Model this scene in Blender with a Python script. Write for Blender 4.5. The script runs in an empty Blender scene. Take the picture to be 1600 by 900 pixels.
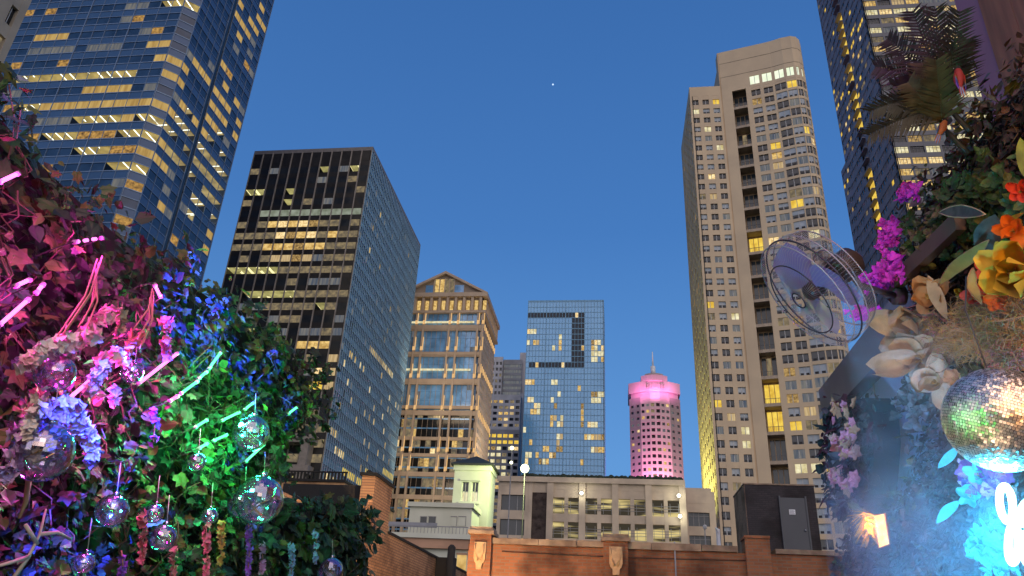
import bpy, math, random
from mathutils import Vector, Matrix
random.seed(7)
SC = bpy.context.scene
COL = SC.collection
# ------------------------------------------------------------------ camera (solved from the photograph's vanishing points)
FPX = 1155.0
EYE = Vector((0, 0, 21.7))
_z = Vector((130, 2400, FPX)).normalized()
_y = Vector((162, -562, FPX)); _y -= _z * _y.dot(_z); _y.normalize()
_x = _z.cross(_y)
if _x.x < 0: _x = -_x
RIGHT = Vector((_x[0], _y[0], _z[0])); UPV = Vector((_x[1], _y[1], _z[1])); FWD = Vector((_x[2], _y[2], _z[2]))
cam = bpy.data.objects.new('camera', bpy.data.cameras.new('camera')); COL.objects.link(cam)
cam.matrix_world = Matrix(((RIGHT.x, UPV.x, -FWD.x, EYE.x), (RIGHT.y, UPV.y, -FWD.y, EYE.y), (RIGHT.z, UPV.z, -FWD.z, EYE.z), (0, 0, 0, 1)))
cam.data.sensor_width = 36; cam.data.lens = 36 * FPX / 1600
cam.data.clip_start = 0.05; cam.data.clip_end = 20000
SC.camera = cam
# ------------------------------------------------------------------ dusk sky, afterglow, exposure
world = bpy.data.worlds.new('World'); SC.world = world; world.use_nodes = True
wn = world.node_tree; wn.nodes.clear()
sky = wn.nodes.new('ShaderNodeTexSky'); sky.sky_type = 'NISHITA'; sky.sun_disc = False
sky.sun_elevation = math.radians(2); sky.sun_rotation = math.radians(200); sky.altitude = 100
sky.air_density = 1.0; sky.dust_density = 0.2; sky.ozone_density = 4.0
geo = wn.nodes.new('ShaderNodeTexCoord'); sxyz = wn.nodes.new('ShaderNodeSeparateXYZ'); wn.links.new(geo.outputs['Generated'], sxyz.inputs[0])
dusk = wn.nodes.new('ShaderNodeValToRGB'); wn.links.new(sxyz.outputs[2], dusk.inputs[0])
for i, (p_, c_) in enumerate(((0.0, (.13, .30, .56)), (0.22, (.105, .275, .60)), (0.5, (.055, .175, .46)), (0.85, (.032, .115, .34)))):
    e_ = dusk.color_ramp.elements[i] if i < 2 else dusk.color_ramp.elements.new(p_)
    e_.position = p_; e_.color = (*c_, 1)
bg = wn.nodes.new('ShaderNodeBackground'); bg.inputs[1].default_value = 0.05
bg2 = wn.nodes.new('ShaderNodeBackground'); bg2.inputs[1].default_value = 1.02
addw = wn.nodes.new('ShaderNodeAddShader'); wo = wn.nodes.new('ShaderNodeOutputWorld')
wn.links.new(sky.outputs[0], bg.inputs[0]); wn.links.new(dusk.outputs[0], bg2.inputs[0])
wn.links.new(bg.outputs[0], addw.inputs[0]); wn.links.new(bg2.outputs[0], addw.inputs[1]); wn.links.new(addw.outputs[0], wo.inputs[0])
sun = bpy.data.objects.new('afterglow_sun', bpy.data.lights.new('afterglow_sun', 'SUN')); COL.objects.link(sun)
sun.data.energy = 2.3; sun.data.angle = math.radians(100); sun.data.color = (1.0, 0.76, 0.5)
sun.rotation_euler = Vector((-0.38, 1.0, -0.35)).to_track_quat('-Z', 'Y').to_euler()
SC.view_settings.view_transform = 'Standard'; SC.view_settings.look = 'None'
SC.view_settings.exposure = 0.0; SC.view_settings.gamma = 1.0; SC.view_settings.use_curve_mapping = False
SC.render.engine = 'CYCLES'
SC.cycles.max_bounces = 5; SC.cycles.transparent_max_bounces = 12; SC.cycles.volume_bounces = 0
SC.cycles.use_denoising = True; SC.cycles.sample_clamp_indirect = 4; SC.cycles.caustics_reflective = False; SC.cycles.caustics_refractive = False

# ------------------------------------------------------------------ placing helpers
def ray(px, py): return RIGHT * (px - 800) + UPV * (450 - py) + FWD * FPX
def atY(px, py, Y): d = ray(px, py); return EYE + d * (Y / d.y)
def atX(px, py, X): d = ray(px, py); return EYE + d * (X / d.x)
def atZ(px, py, Z): d = ray(px, py); return EYE + d * ((Z - EYE.z) / d.z)
def proj(p):
    d = Vector(p) - EYE; f = d.dot(FWD)
    if f < 0.01: return (-9999, -9999)
    return (800 + FPX * d.dot(RIGHT) / f, 450 - FPX * d.dot(UPV) / f)
def U(a, b): return random.uniform(a, b)

# ------------------------------------------------------------------ mesh collecting
class MB:
    def __init__(s): s.v = []; s.f = []; s.m = []; s.mats = []; s.smooth = []
    def mi(s, m):
        if m not in s.mats: s.mats.append(m)
        return s.mats.index(m)
    def face(s, pts, m, smooth=False):
        n = len(s.v); s.v += [tuple(p) for p in pts]; s.f.append(tuple(range(n, n + len(pts)))); s.m.append(s.mi(m)); s.smooth.append(smooth)
    def mesh(s, vs, fs, m, smooth=False):
        n = len(s.v); s.v += [tuple(p) for p in vs]; k = s.mi(m)
        for f in fs: s.f.append(tuple(n + i for i in f)); s.m.append(k); s.smooth.append(smooth)
    def box(s, x0, x1, y0, y1, z0, z1, m):
        s.hexa([(x0, y0), (x1, y0), (x1, y1), (x0, y1)], z0, z1, m)
    def hexa(s, plan, z0, z1, m):
        k = len(plan); vs = [(x, y, z0) for x, y in plan] + [(x, y, z1) for x, y in plan]
        fs = [tuple(reversed(range(k))), tuple(range(k, 2 * k))] + [(i, (i + 1) % k, k + (i + 1) % k, k + i) for i in range(k)]
        s.mesh(vs, fs, m)
    def tube(s, path, r, m, n=6, smooth=True, caps=True):
        path = [Vector(p) for p in path]; vs = []; rs = r if isinstance(r, (list, tuple)) else [r] * len(path)
        for i, p in enumerate(path):
            t = (path[min(i + 1, len(path) - 1)] - path[max(i - 1, 0)])
            if t.length < 1e-9: t = Vector((0, 0, 1))
            t.normalize(); a = t.cross(Vector((0.13, 0.27, 0.95)))
            if a.length < 0.05: a = t.cross(Vector((1, 0, 0)))
            a.normalize(); b = t.cross(a)
            for k in range(n):
                an = 2 * math.pi * k / n; vs.append(p + (a * math.cos(an) + b * math.sin(an)) * rs[i])
        fs = []
        for i in range(len(path) - 1):
            for k in range(n): fs.append((i * n + k, i * n + (k + 1) % n, (i + 1) * n + (k + 1) % n, (i + 1) * n + k))
        if caps: fs.append(tuple(reversed(range(n)))); fs.append(tuple((len(path) - 1) * n + k for k in range(n)))
        s.mesh(vs, fs, m, smooth)
    def ball(s, c, r, m, nu=16, nv=10, sc=(1, 1, 1), smooth=True, rot=None):
        vs = []; fs = []; c = Vector(c)
        for j in range(nv + 1):
            th = math.pi * j / nv
            for i in range(nu):
                ph = 2 * math.pi * i / nu
                q = Vector((math.sin(th) * math.cos(ph) * sc[0], math.sin(th) * math.sin(ph) * sc[1], math.cos(th) * sc[2])) * r
                if rot: q = rot @ q
                vs.append(c + q)
        for j in range(nv):
            for i in range(nu):
                a, b = j * nu + i, j * nu + (i + 1) % nu
                fs.append((a, a + nu, b + nu, b) if 0 < j < nv - 1 else ((a, a + nu, b + nu) if j == 0 else (a, a + nu, b)))
        s.mesh(vs, fs, m, smooth)
    def build(s, name, parent=None, kind=None):
        me = bpy.data.meshes.new(name); me.from_pydata(s.v, [], s.f)
        for m in s.mats: me.materials.append(m)
        me.polygons.foreach_set('material_index', s.m); me.polygons.foreach_set('use_smooth', s.smooth)
        me.update(); o = bpy.data.objects.new(name, me); COL.objects.link(o)
        if parent: o.parent = parent; o.location = -Vector(parent['base'])
        if kind: o['kind'] = kind
        return o
def sub(o, part):            # hang a mesh under a part (both keep world coordinates)
    o.parent = part; o.location = (0, 0, 0); return o
def tag(o, label, cat, group=None, kind=None):
    o['label'] = label; o['category'] = cat
    if group: o['group'] = group
    if kind: o['kind'] = kind
    return o
def thing(name, loc, label, cat, group=None):
    o = bpy.data.objects.new(name, None); COL.objects.link(o); o.location = loc; o.empty_display_size = 0.2
    o['base'] = tuple(loc); return tag(o, label, cat, group)
def lamp(name, kind, loc, energy, color, size=0.05, aim=None, parent=None, spot=None):
    l = bpy.data.lights.new(name, kind); l.energy = energy; l.color = color
    if kind in ('POINT', 'SPOT'): l.shadow_soft_size = size
    if kind == 'AREA': l.size = size
    if spot: l.spot_size = math.radians(spot); l.spot_blend = 0.8
    o = bpy.data.objects.new(name, l); COL.objects.link(o); o.location = loc
    if aim is not None: o.rotation_euler = (Vector(aim) - Vector(loc)).to_track_quat('-Z', 'Y').to_euler()
    if parent: o.parent = parent; o.location = Vector(loc) - Vector(parent['base'])
    return o

# ------------------------------------------------------------------ materials
def newmat(name):
    m = bpy.data.materials.new(name); m.use_nodes = True; nt = m.node_tree
    return m, nt, nt.nodes['Principled BSDF']
def mix_noise(nt, c1, c2, scale, coord='Object', detail=6, stretch=(1, 1, 1), lo=.35, hi=.65):
    tc = nt.nodes.new('ShaderNodeTexCoord'); mp = nt.nodes.new('ShaderNodeMapping'); mp.inputs[3].default_value = stretch
    no = nt.nodes.new('ShaderNodeTexNoise'); no.inputs['Scale'].default_value = scale; no.inputs['Detail'].default_value = detail
    rp = nt.nodes.new('ShaderNodeValToRGB'); rp.color_ramp.elements[0].position = lo; rp.color_ramp.elements[1].position = hi
    rp.color_ramp.elements[0].color = (*c1, 1); rp.color_ramp.elements[1].color = (*c2, 1)
    nt.links.new(tc.outputs[coord], mp.inputs[0]); nt.links.new(mp.outputs[0], no.inputs['Vector']); nt.links.new(no.outputs[0], rp.inputs[0])
    return rp.outputs[0], no.outputs[0]
def solid(name, c, rough=.7, metal=0, c2=None, scale=1.0, spec=.5, bump=0, stretch=(1, 1, 1)):
    m, nt, b = newmat(name); b.inputs['Roughness'].default_value = rough; b.inputs['Metallic'].default_value = metal
    b.inputs['Specular IOR Level'].default_value = spec
    c2 = c2 or tuple(x * .75 for x in c)
    col, fac = mix_noise(nt, c2, c, scale, stretch=stretch); nt.links.new(col, b.inputs['Base Color'])
    if bump:
        bp = nt.nodes.new('ShaderNodeBump'); bp.inputs['Strength'].default_value = bump; bp.inputs['Distance'].default_value = .02
        nt.links.new(fac, bp.inputs['Height']); nt.links.new(bp.outputs[0], b.inputs['Normal'])
    return m
def glass(name, c, rough=.06, wav=.0, wscale=.4, spec=.5, metal=0, c2=None, cs=.3):
    m, nt, b = newmat(name); b.inputs['Roughness'].default_value = rough; b.inputs['Specular IOR Level'].default_value = spec
    b.inputs['Metallic'].default_value = metal
    col, _ = mix_noise(nt, c2 or tuple(x * .6 for x in c), c, cs, detail=3); nt.links.new(col, b.inputs['Base Color'])
    if wav:
        tc = nt.nodes.new('ShaderNodeTexCoord'); no = nt.nodes.new('ShaderNodeTexNoise'); no.inputs['Scale'].default_value = wscale
        bp = nt.nodes.new('ShaderNodeBump'); bp.inputs['Strength'].default_value = wav; bp.inputs['Distance'].default_value = .3
        nt.links.new(tc.outputs['Object'], no.inputs['Vector']); nt.links.new(no.outputs[0], bp.inputs['Height']); nt.links.new(bp.outputs[0], b.inputs['Normal'])
    return m
def emit(name, c, s, c2=None, scale=.8, stretch=(1, 1, 1), sampled=False, lo=.3, hi=.7):
    m = bpy.data.materials.new(name); m.use_nodes = True; nt = m.node_tree; nt.nodes.clear()
    e = nt.nodes.new('ShaderNodeEmission'); o = nt.nodes.new('ShaderNodeOutputMaterial'); e.inputs[1].default_value = s
    e.inputs[0].default_value = (*c, 1)
    if c2:
        col, _ = mix_noise(nt, c2, c, scale, stretch=stretch, detail=3, lo=lo, hi=hi); nt.links.new(col, e.inputs[0])
    nt.links.new(e.outputs[0], o.inputs[0])
    if not sampled: m.cycles.emission_sampling = 'NONE'
    return m
def brick(name, c1, c2, mortar, swap='x', scale=1.0, bw=.22, bh=.075, rough=.9, stain=(.02, .015, .012)):
    m, nt, b = newmat(name); b.inputs['Roughness'].default_value = rough
    tc = nt.nodes.new('ShaderNodeTexCoord'); sx = nt.nodes.new('ShaderNodeSeparateXYZ'); cb = nt.nodes.new('ShaderNodeCombineXYZ')
    nt.links.new(tc.outputs['Object'], sx.inputs[0]); nt.links.new(sx.outputs[0 if swap == 'x' else 1], cb.inputs[0]); nt.links.new(sx.outputs[2], cb.inputs[1])
    br = nt.nodes.new('ShaderNodeTexBrick'); br.inputs['Color1'].default_value = (*c1, 1); br.inputs['Color2'].default_value = (*c2, 1)
    br.inputs['Mortar'].default_value = (*mortar, 1); br.inputs['Scale'].default_value = scale
    br.inputs['Brick Width'].default_value = bw; br.inputs['Row Height'].default_value = bh; br.inputs['Mortar Size'].default_value = .008
    nt.links.new(cb.outputs[0], br.inputs['Vector'])
    no = nt.nodes.new('ShaderNodeTexNoise'); no.inputs['Scale'].default_value = 1.1; no.inputs['Detail'].default_value = 8
    rp = nt.nodes.new('ShaderNodeValToRGB'); rp.color_ramp.elements[0].position = .3; rp.color_ramp.elements[1].position = .55
    rp.color_ramp.elements[0].color = (.3, .25, .23, 1); rp.color_ramp.elements[1].color = (1, 1, 1, 1)
    nt.links.new(tc.outputs['Object'], no.inputs['Vector']); nt.links.new(no.outputs[0], rp.inputs[0])
    mx = nt.nodes.new('ShaderNodeMix'); mx.data_type = 'RGBA'; mx.blend_type = 'MULTIPLY'; mx.inputs[0].default_value = 1
    nt.links.new(br.outputs[0], mx.inputs[6]); nt.links.new(rp.outputs[0], mx.inputs[7]); nt.links.new(mx.outputs[2], b.inputs['Base Color'])
    bp = nt.nodes.new('ShaderNodeBump'); bp.inputs['Strength'].default_value = .5; bp.inputs['Distance'].default_value = .01
    nt.links.new(br.outputs[1], bp.inputs['Height']); bp.invert = True; nt.links.new(bp.outputs[0], b.inputs['Normal'])
    return m
def clear_glass(name, refl=.25, tintc=(.8, .9, 1)):
    m = bpy.data.materials.new(name); m.use_nodes = True; nt = m.node_tree; nt.nodes.clear()
    t = nt.nodes.new('ShaderNodeBsdfTransparent'); t.inputs[0].default_value = (*tintc, 1)
    g = nt.nodes.new('ShaderNodeBsdfGlossy'); g.inputs['Roughness'].default_value = .03
    lw = nt.nodes.new('ShaderNodeLayerWeight'); lw.inputs[0].default_value = refl
    mx = nt.nodes.new('ShaderNodeMixShader'); o = nt.nodes.new('ShaderNodeOutputMaterial')
    nt.links.new(lw.outputs[0], mx.inputs[0]); nt.links.new(t.outputs[0], mx.inputs[1]); nt.links.new(g.outputs[0], mx.inputs[2]); nt.links.new(mx.outputs[0], o.inputs[0])
    return m
def ceiling_mat(name, base, strip, s_base, s_strip, period=1.8, axis=0, width=.12):
    # suspended office ceiling that glows a little, crossed by tube lamps
    m = bpy.data.materials.new(name); m.use_nodes = True; nt = m.node_tree; nt.nodes.clear()
    tc = nt.nodes.new('ShaderNodeTexCoord'); sx = nt.nodes.new('ShaderNodeSeparateXYZ'); nt.links.new(tc.outputs['Object'], sx.inputs[0])
    d = nt.nodes.new('ShaderNodeMath'); d.operation = 'DIVIDE'; d.inputs[1].default_value = period; nt.links.new(sx.outputs[axis], d.inputs[0])
    fr = nt.nodes.new('ShaderNodeMath'); fr.operation = 'FRACT'; nt.links.new(d.outputs[0], fr.inputs[0])
    lt = nt.nodes.new('ShaderNodeMath'); lt.operation = 'LESS_THAN'; lt.inputs[1].default_value = width; nt.links.new(fr.outputs[0], lt.inputs[0])
    no = nt.nodes.new('ShaderNodeTexNoise'); no.inputs['Scale'].default_value = .12; nt.links.new(tc.outputs['Object'], no.inputs['Vector'])
    gt = nt.nodes.new('ShaderNodeMath'); gt.operation = 'GREATER_THAN'; gt.inputs[1].default_value = .48; nt.links.new(no.outputs[0], gt.inputs[0])
    mu = nt.nodes.new('ShaderNodeMath'); mu.operation = 'MULTIPLY'; nt.links.new(lt.outputs[0], mu.inputs[0]); nt.links.new(gt.outputs[0], mu.inputs[1])
    e1 = nt.nodes.new('ShaderNodeEmission'); e1.inputs[1].default_value = s_base
    col, _ = mix_noise(nt, tuple(x * .45 for x in base), base, .35, detail=4); nt.links.new(col, e1.inputs[0])
    e2 = nt.nodes.new('ShaderNodeEmission'); e2.inputs[0].default_value = (*strip, 1); e2.inputs[1].default_value = s_strip
    mx = nt.nodes.new('ShaderNodeMixShader'); o = nt.nodes.new('ShaderNodeOutputMaterial')
    nt.links.new(mu.outputs[0], mx.inputs[0]); nt.links.new(e1.outputs[0], mx.inputs[1]); nt.links.new(e2.outputs[0], mx.inputs[2]); nt.links.new(mx.outputs[0], o.inputs[0])
    m.cycles.emission_sampling = 'NONE'
    return m

WARM = (1.0, .70, .26)
M = {}
M['lit'] = emit('lit_window_warm', WARM, .95, (.45, .25, .06), 1.1)
M['litw'] = emit('lit_window_pale', (1, .93, .62), 1.0, (.55, .45, .2), .9)
M['lity'] = emit('lit_window_yellow', (1, .72, .12), 1.0, (.7, .42, .05), .8)
M['dim'] = emit('dim_window', (.42, .32, .17), .75, (.1, .09, .08), .8)
M['white'] = emit('white_lit_window', (.95, 1, .8), 1.1, (.75, .85, .6), .6)
M['lit_b'] = emit('lit_window_dim_lamp', (.85, .55, .2), .7, (.12, .07, .03), 1.6); M['lit_c'] = emit('lit_window_bright', (1, .8, .42), 1.25, (.5, .3, .1), 1.4); M['lit_d'] = emit('lit_window_curtained', (.8, .6, .32), .8, (.5, .34, .16), .8, stretch=(3, 3, .3))
M['cyan'] = emit('screen_glow_window', (.05, .55, .9), .9, (.3, .75, .9), 1.2)
M['gdark'] = glass('dark_window_glass', (.02, .028, .04), .08, .05)
M['gcond'] = glass('apartment_window_glass', (.035, .045, .06), .1, .05)
M['blind'] = solid('drawn_window_blind', (.42, .47, .52), .6, c2=(.3, .36, .42), scale=.7)
M['clear'] = clear_glass('clear_office_glass', .28)
M['frame'] = solid('window_frame_paint', (.5, .5, .5), .5)
M['inner'] = solid('dark_interior', (.03, .03, .035), .9)

LIT = ('lit', 'litw', 'lity', 'dim', 'white', 'cyan')
class Building:
    """One building: grid facades whose panes are gathered, then written out as single windows."""
    def __init__(s, name, base, label, group=None, cat='building'):
        s.root = thing(name, base, label, cat, group); s.cells = []; s.wall = MB(); s.mull = MB(); s.room = MB()
    def facade(s, P0, P1, z0, z1, ncol, nrow, state, wall, pier=.5, sp=1.2, depth=.35, top=0, bottom=0, style='plain', side=0, panel=None,
               mull=None, mw=.1, md=.12, major=None, hline=None, floors_room=0, ceil='ceil', frame='frame', backwall='backlit'):
        P0 = Vector((P0[0], P0[1])); P1 = Vector((P1[0], P1[1])); L = (P1 - P0).length; t = (P1 - P0) / L; n = Vector((t.y, -t.x))
        def pt(a, d, z): q = P0 + t * a + n * d; return Vector((q.x, q.y, z))
        def bx(mb, a0, a1, d0, d1, za, zb, m):
            p = [pt(a0, d1, 0), pt(a1, d1, 0), pt(a1, d0, 0), pt(a0, d0, 0)]; mb.hexa([(q.x, q.y) for q in p], za, zb, m)
        cw = (L - 2 * side) / ncol; rh = (z1 - z0 - top - bottom) / nrow
        # wall: piers between columns and spandrels between rows (a real opening for every window)
        if wall:
            if top: bx(s.wall, 0, L, -depth - .1, 0, z1 - top, z1, wall)
            if bottom: bx(s.wall, 0, L, -depth - .1, 0, z0, z0 + bottom, wall)
            if pier > 0:
                for i in range(ncol + 1):
                    a = side + i * cw; a0, a1 = a - pier / 2, a + pier / 2
                    if i == 0: a0 = 0
                    if i == ncol: a1 = L
                    bx(s.wall, max(a0, 0), min(a1, L), -depth - .1, 0, z0 + bottom, z1 - top, wall)
            for j in range(nrow):
                zt = z1 - top - j * rh
                bx(s.wall, 0, L, -depth - .08, -.03, zt - sp, zt, panel or wall)
            if not floors_room: bx(s.wall, 0, L, -depth - .5, -depth - .3, z0, z1, M['inner'])
        for j in range(nrow):
            zt = z1 - top - j * rh; za, zb = zt - rh, zt - sp
            for i in range(ncol):
                a0 = side + i * cw + pier / 2; a1 = side + (i + 1) * cw - pier / 2
                c = pt((a0 + a1) / 2, -depth, (za + zb) / 2); px, py = proj(c)
                st = state(px, py, i, j)
                if not st: continue
                s.cells.append((P0, t, n, a0, a1, depth, za, zb, st, style, floors_room, ceil, frame, backwall))
                if floors_room and st == 'open':
                    D = floors_room; b0, b1 = side + i * cw, side + (i + 1) * cw
                    A, B_, C_, D_ = pt(b0, -depth - .03, zb), pt(b1, -depth - .03, zb), pt(b1, -D, zb), pt(b0, -D, zb)
                    s.room.face([A, B_, C_, D_], M[ceil]); dz = Vector((0, 0, za - zb))
                    s.room.face([D_, C_, C_ + dz, D_ + dz], M[backwall])
                    s.room.face([A + dz, B_ + dz, C_ + dz, D_ + dz], M['inner'])
        if mull:
            for i in range(ncol + 1):
                a = side + i * cw; w = mw; d = md
                if major and i % major == 0: w = mw * 2.2; d = md * 1.8
                bx(s.mull, max(a - w / 2, 0), min(a + w / 2, L), -.05, d, z0, z1, mull)
            if hline:
                for j in range(nrow + 1):
                    zt = z1 - top - j * rh
                    bx(s.mull, 0, L, -.05, md * .8, zt - hline / 2, zt + hline / 2, mull)
                    if wall and sp: bx(s.mull, 0, L, -.05, md * .8, zt - sp - hline / 3, zt - sp + hline / 3, mull)
    def cellmesh(s, mb, c):
        P0, t, n, a0, a1, depth, za, zb, st, style, fr, ceil, frame, bw = c
        def pt(a, d, z): q = P0 + t * a + n * d; return Vector((q.x, q.y, z))
        def q(x0, x1, d, y0, y1, m): mb.face([pt(x0, d, y0), pt(x1, d, y0), pt(x1, d, y1), pt(x0, d, y1)], m)
        def bx(x0, x1, d0, d1, y0, y1, m):
            p = [pt(x0, d1, 0), pt(x1, d1, 0), pt(x1, d0, 0), pt(x0, d0, 0)]; mb.hexa([(k.x, k.y) for k in p], y0, y1, m)
        w = a1 - a0; h = zb - za; D = -depth
        if st == 'open': q(a0, a1, D, za, zb, M['clear'])
        elif st == 'blind':
            f = random.choice((0, 0, .15, .35, .5)); zz = za + h * f
            q(a0, a1, D, zz, zb, M['blind'])
            if f: q(a0, a1, D, za, zz, M[s.dark])
        elif st == 'dark': q(a0, a1, D, za, zb, M[s.dark])
        elif st == 'lit': q(a0, a1, D, za, zb, M[random.choice(('lit', 'lit', 'lit_b', 'lit_c', 'lit_d'))])
        else: q(a0, a1, D, za, zb, M[st])
        F = M[frame]
        if style == 'pair':
            bx(a0, a1, D + .01, D + .08, za, za + .07, F); bx(a0 + w / 2 - .07, a0 + w / 2 + .07, D + .01, D + .08, za + .07, zb, F)
            if st not in LIT:
                for k in (0, 1):
                    x0 = a0 + k * w / 2 + w * .1; q(x0, x0 + w * .28, D + .03, za + .12, za + h * .3, M['inner'])
        elif style == 'bars':
            for k in (1, 2, 3): bx(a0 + w * k / 4 - .05, a0 + w * k / 4 + .05, D + .01, D + .08, za, zb, F)
            bx(a0, a1, D + .085, D + .12, za + h * .72, za + h * .72 + .09, F)
        elif style == 'thirds':
            for k in (1, 2): bx(a0 + w * k / 3 - .03, a0 + w * k / 3 + .03, D + .01, D + .06, za, zb, F)
        elif style == 'cross':
            bx(a0 + w / 2 - .04, a0 + w / 2 + .04, D + .01, D + .06, za, zb, F)
    dark = 'gdark'
    def finish(s, nbig=100):
        def area(c):
            P0, t, n, a0, a1, depth, za, zb = c[:8]
            m = P0 + t * ((a0 + a1) / 2); v = Vector((m.x, m.y, 0)) - Vector((EYE.x, EYE.y, 0))
            if v.x * n.x + v.y * n.y > 0: return 0
            ps = []
            for a, z in ((a0, za), (a1, za), (a1, zb), (a0, zb)):
                q = P0 + t * a; ps.append(proj((q.x, q.y, z)))
            if not (-5 < ps[0][0] < 1605 and -5 < ps[0][1] < 905): return 0
            return abs(sum(ps[i][0] * ps[(i + 1) % 4][1] - ps[(i + 1) % 4][0] * ps[i][1] for i in range(4))) / 2
        cs = sorted(s.cells, key=area, reverse=True)
        if s.wall.f: s.wall.build('wall', s.root)
        if s.mull.f: s.mull.build('mullion_grid', s.root)
        if s.room.f: s.room.build('office_interior', s.root)
        for c in cs[:nbig]:
            mb = MB(); s.cellmesh(mb, c); mb.build('window', s.root)
        if len(cs) > nbig:
            mb = MB()
            for c in cs[nbig:]: s.cellmesh(mb, c)
            mb.build('windows', s.root, 'stuff')
def zones(zs, default):
    """zs: (x0,y0,x1,y1,state,probability) patches of the facade where lights are on"""
    def f(px, py, i, j):
        for x0, y0, x1, y1, st, p in zs:
            if x0 <= px <= x1 and y0 <= py <= y1:
                if random.random() < p: return st if isinstance(st, str) else random.choice(st)
        if isinstance(default, str): return default
        r = random.random(); acc = 0
        for st, p in default:
            acc += p
            if r < acc: return st
        return default[-1][0]
    return f
#==PART2==
# ------------------------------------------------------------------ ground and streets
M['asphalt'] = solid('asphalt', (.05, .05, .052), .9, c2=(.035, .035, .037), scale=.3)
M['pave'] = solid('concrete_paving', (.22, .21, .2), .9, scale=.5)
M['deck'] = solid('terrace_deck', (.12, .09, .07), .8, scale=1.5)
M['roofing'] = solid('dark_roof_felt', (.06, .06, .06), .95, scale=.6)
g = MB(); g.face([(-6000, -3000, 0), (6000, -3000, 0), (6000, 9000, 0), (-6000, 9000, 0)], M['asphalt'])
o = g.build('ground'); o['kind'] = 'structure'
g = MB()
for x0, x1 in ((-9.5, -3.6), (12, 14)): g.box(x0, x1, -20, 190, 0.001, .13, M['pave'])
o = g.build('sidewalk'); o['kind'] = 'structure'

# ------------------------------------------------------------------ A: blue glass office tower, upper left
M['spA'] = glass('blue_spandrel_glass', (.06, .12, .25), .12, .02, spec=.4, c2=(.045, .095, .2), cs=.05)
M['gA'] = glass('blue_tower_glass', (.03, .065, .14), .06, .04, spec=.5)
M['mullA'] = solid('pale_blue_mullion', (.2, .29, .44), .4, metal=.3)
M['ceil'] = ceiling_mat('office_ceiling_warm', (.95, .62, .16), (1, .93, .68), .75, 3.0, 2.3, 0, .13)
M['ceily'] = ceiling_mat('office_ceiling_side', (.9, .6, .2), (1, .93, .7), .7, 2.6, 2.4, 1, .12)
M['ceilo'] = ceiling_mat('office_ceiling_orange', (1, .42, .05), (1, .9, .7), .8, 3.0, 4.2, 0, .1)
M['backlit'] = emit('lit_office_back_wall', (.95, .66, .22), .8, (.4, .22, .05), .5)
M['dimblind_refl'] = emit('dim_blinds_reflections', (.20, .19, .17), 1, (.06, .08, .12), .9, stretch=(2.2, 2.2, .2))  # faint glow of blinds, also painted reflections on the dark block
M['litblind'] = emit('lit_blinds', (.85, .58, .2), .7, (.5, .3, .09), 1.1, stretch=(1.6, 1.6, .15))
LIT += ('dimblind_refl', 'litblind')
XA = -98.8; DA = 2.4; XR = XA + DA; YA = 116; yr = 146.4
bA = Building('glass_tower', (-130, 130, 0), 'tall blue glass office tower with yellow lit floors behind the pink lit vines', 'office towers')
bA.dark = 'gA'
zA = [(60, 52, 112, 74, 'litblind', .9), (190, 8, 225, 28, 'dimblind_refl', .7), (255, 0, 300, 14, 'open', 1), (235, 54, 275, 78, 'litblind', .95), (225, 76, 262, 108, 'litblind', .8),
      (20, 74, 170, 94, 'dimblind_refl', .8), (0, 114, 210, 137, 'ceilo', 1), (130, 137, 205, 160, 'litblind', 1), (200, 142, 252, 172, 'litblind', 1), (0, 137, 50, 160, 'dimblind_refl', .8),
      (28, 160, 64, 182, 'open', 1), (64, 160, 128, 182, 'litblind', .9), (128, 160, 195, 182, 'litblind', 1), (195, 165, 255, 192, 'litblind', .9), (50, 182, 118, 205, 'dimblind_refl', 1),
      (118, 182, 190, 205, 'open', 1), (185, 182, 250, 215, 'open', 1), (66, 205, 112, 229, 'open', 1), (112, 205, 182, 229, 'lito', 1), (182, 205, 240, 238, 'lito', .9),
      (105, 229, 175, 253, 'open', .95), (172, 229, 225, 264, 'open', 1), (165, 253, 215, 288, 'dimblind_refl', .7),
      (245, 170, 300, 262, 'open', .7), (225, 215, 290, 262, 'litblind', .7), (262, 92, 315, 140, 'litblind', .5), (315, 100, 375, 215, 'litblind', .7), (288, 205, 345, 265, 'open', .9),
      (275, 240, 355, 350, 'open', .65), (320, 330, 352, 420, 'litblind', .8), (355, 0, 412, 75, 'litblind', .35), (150, 30, 420, 300, 'dimblind_refl', .18), (0, 0, 420, 420, 'lito', .06), (200, 100, 330, 330, 'litblind', .15), (250, 265, 330, 340, 'dimblind_refl', .25)]
M['lito'] = emit('restaurant_floor_glow', (.8, .45, .12), .8, (.12, .07, .04), 1.6); LIT += ('lito',)
fA = zones(zA, 'dark')
def stA(px, py, i, j):
    r = fA(px, py, i, j)
    return r
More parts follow.
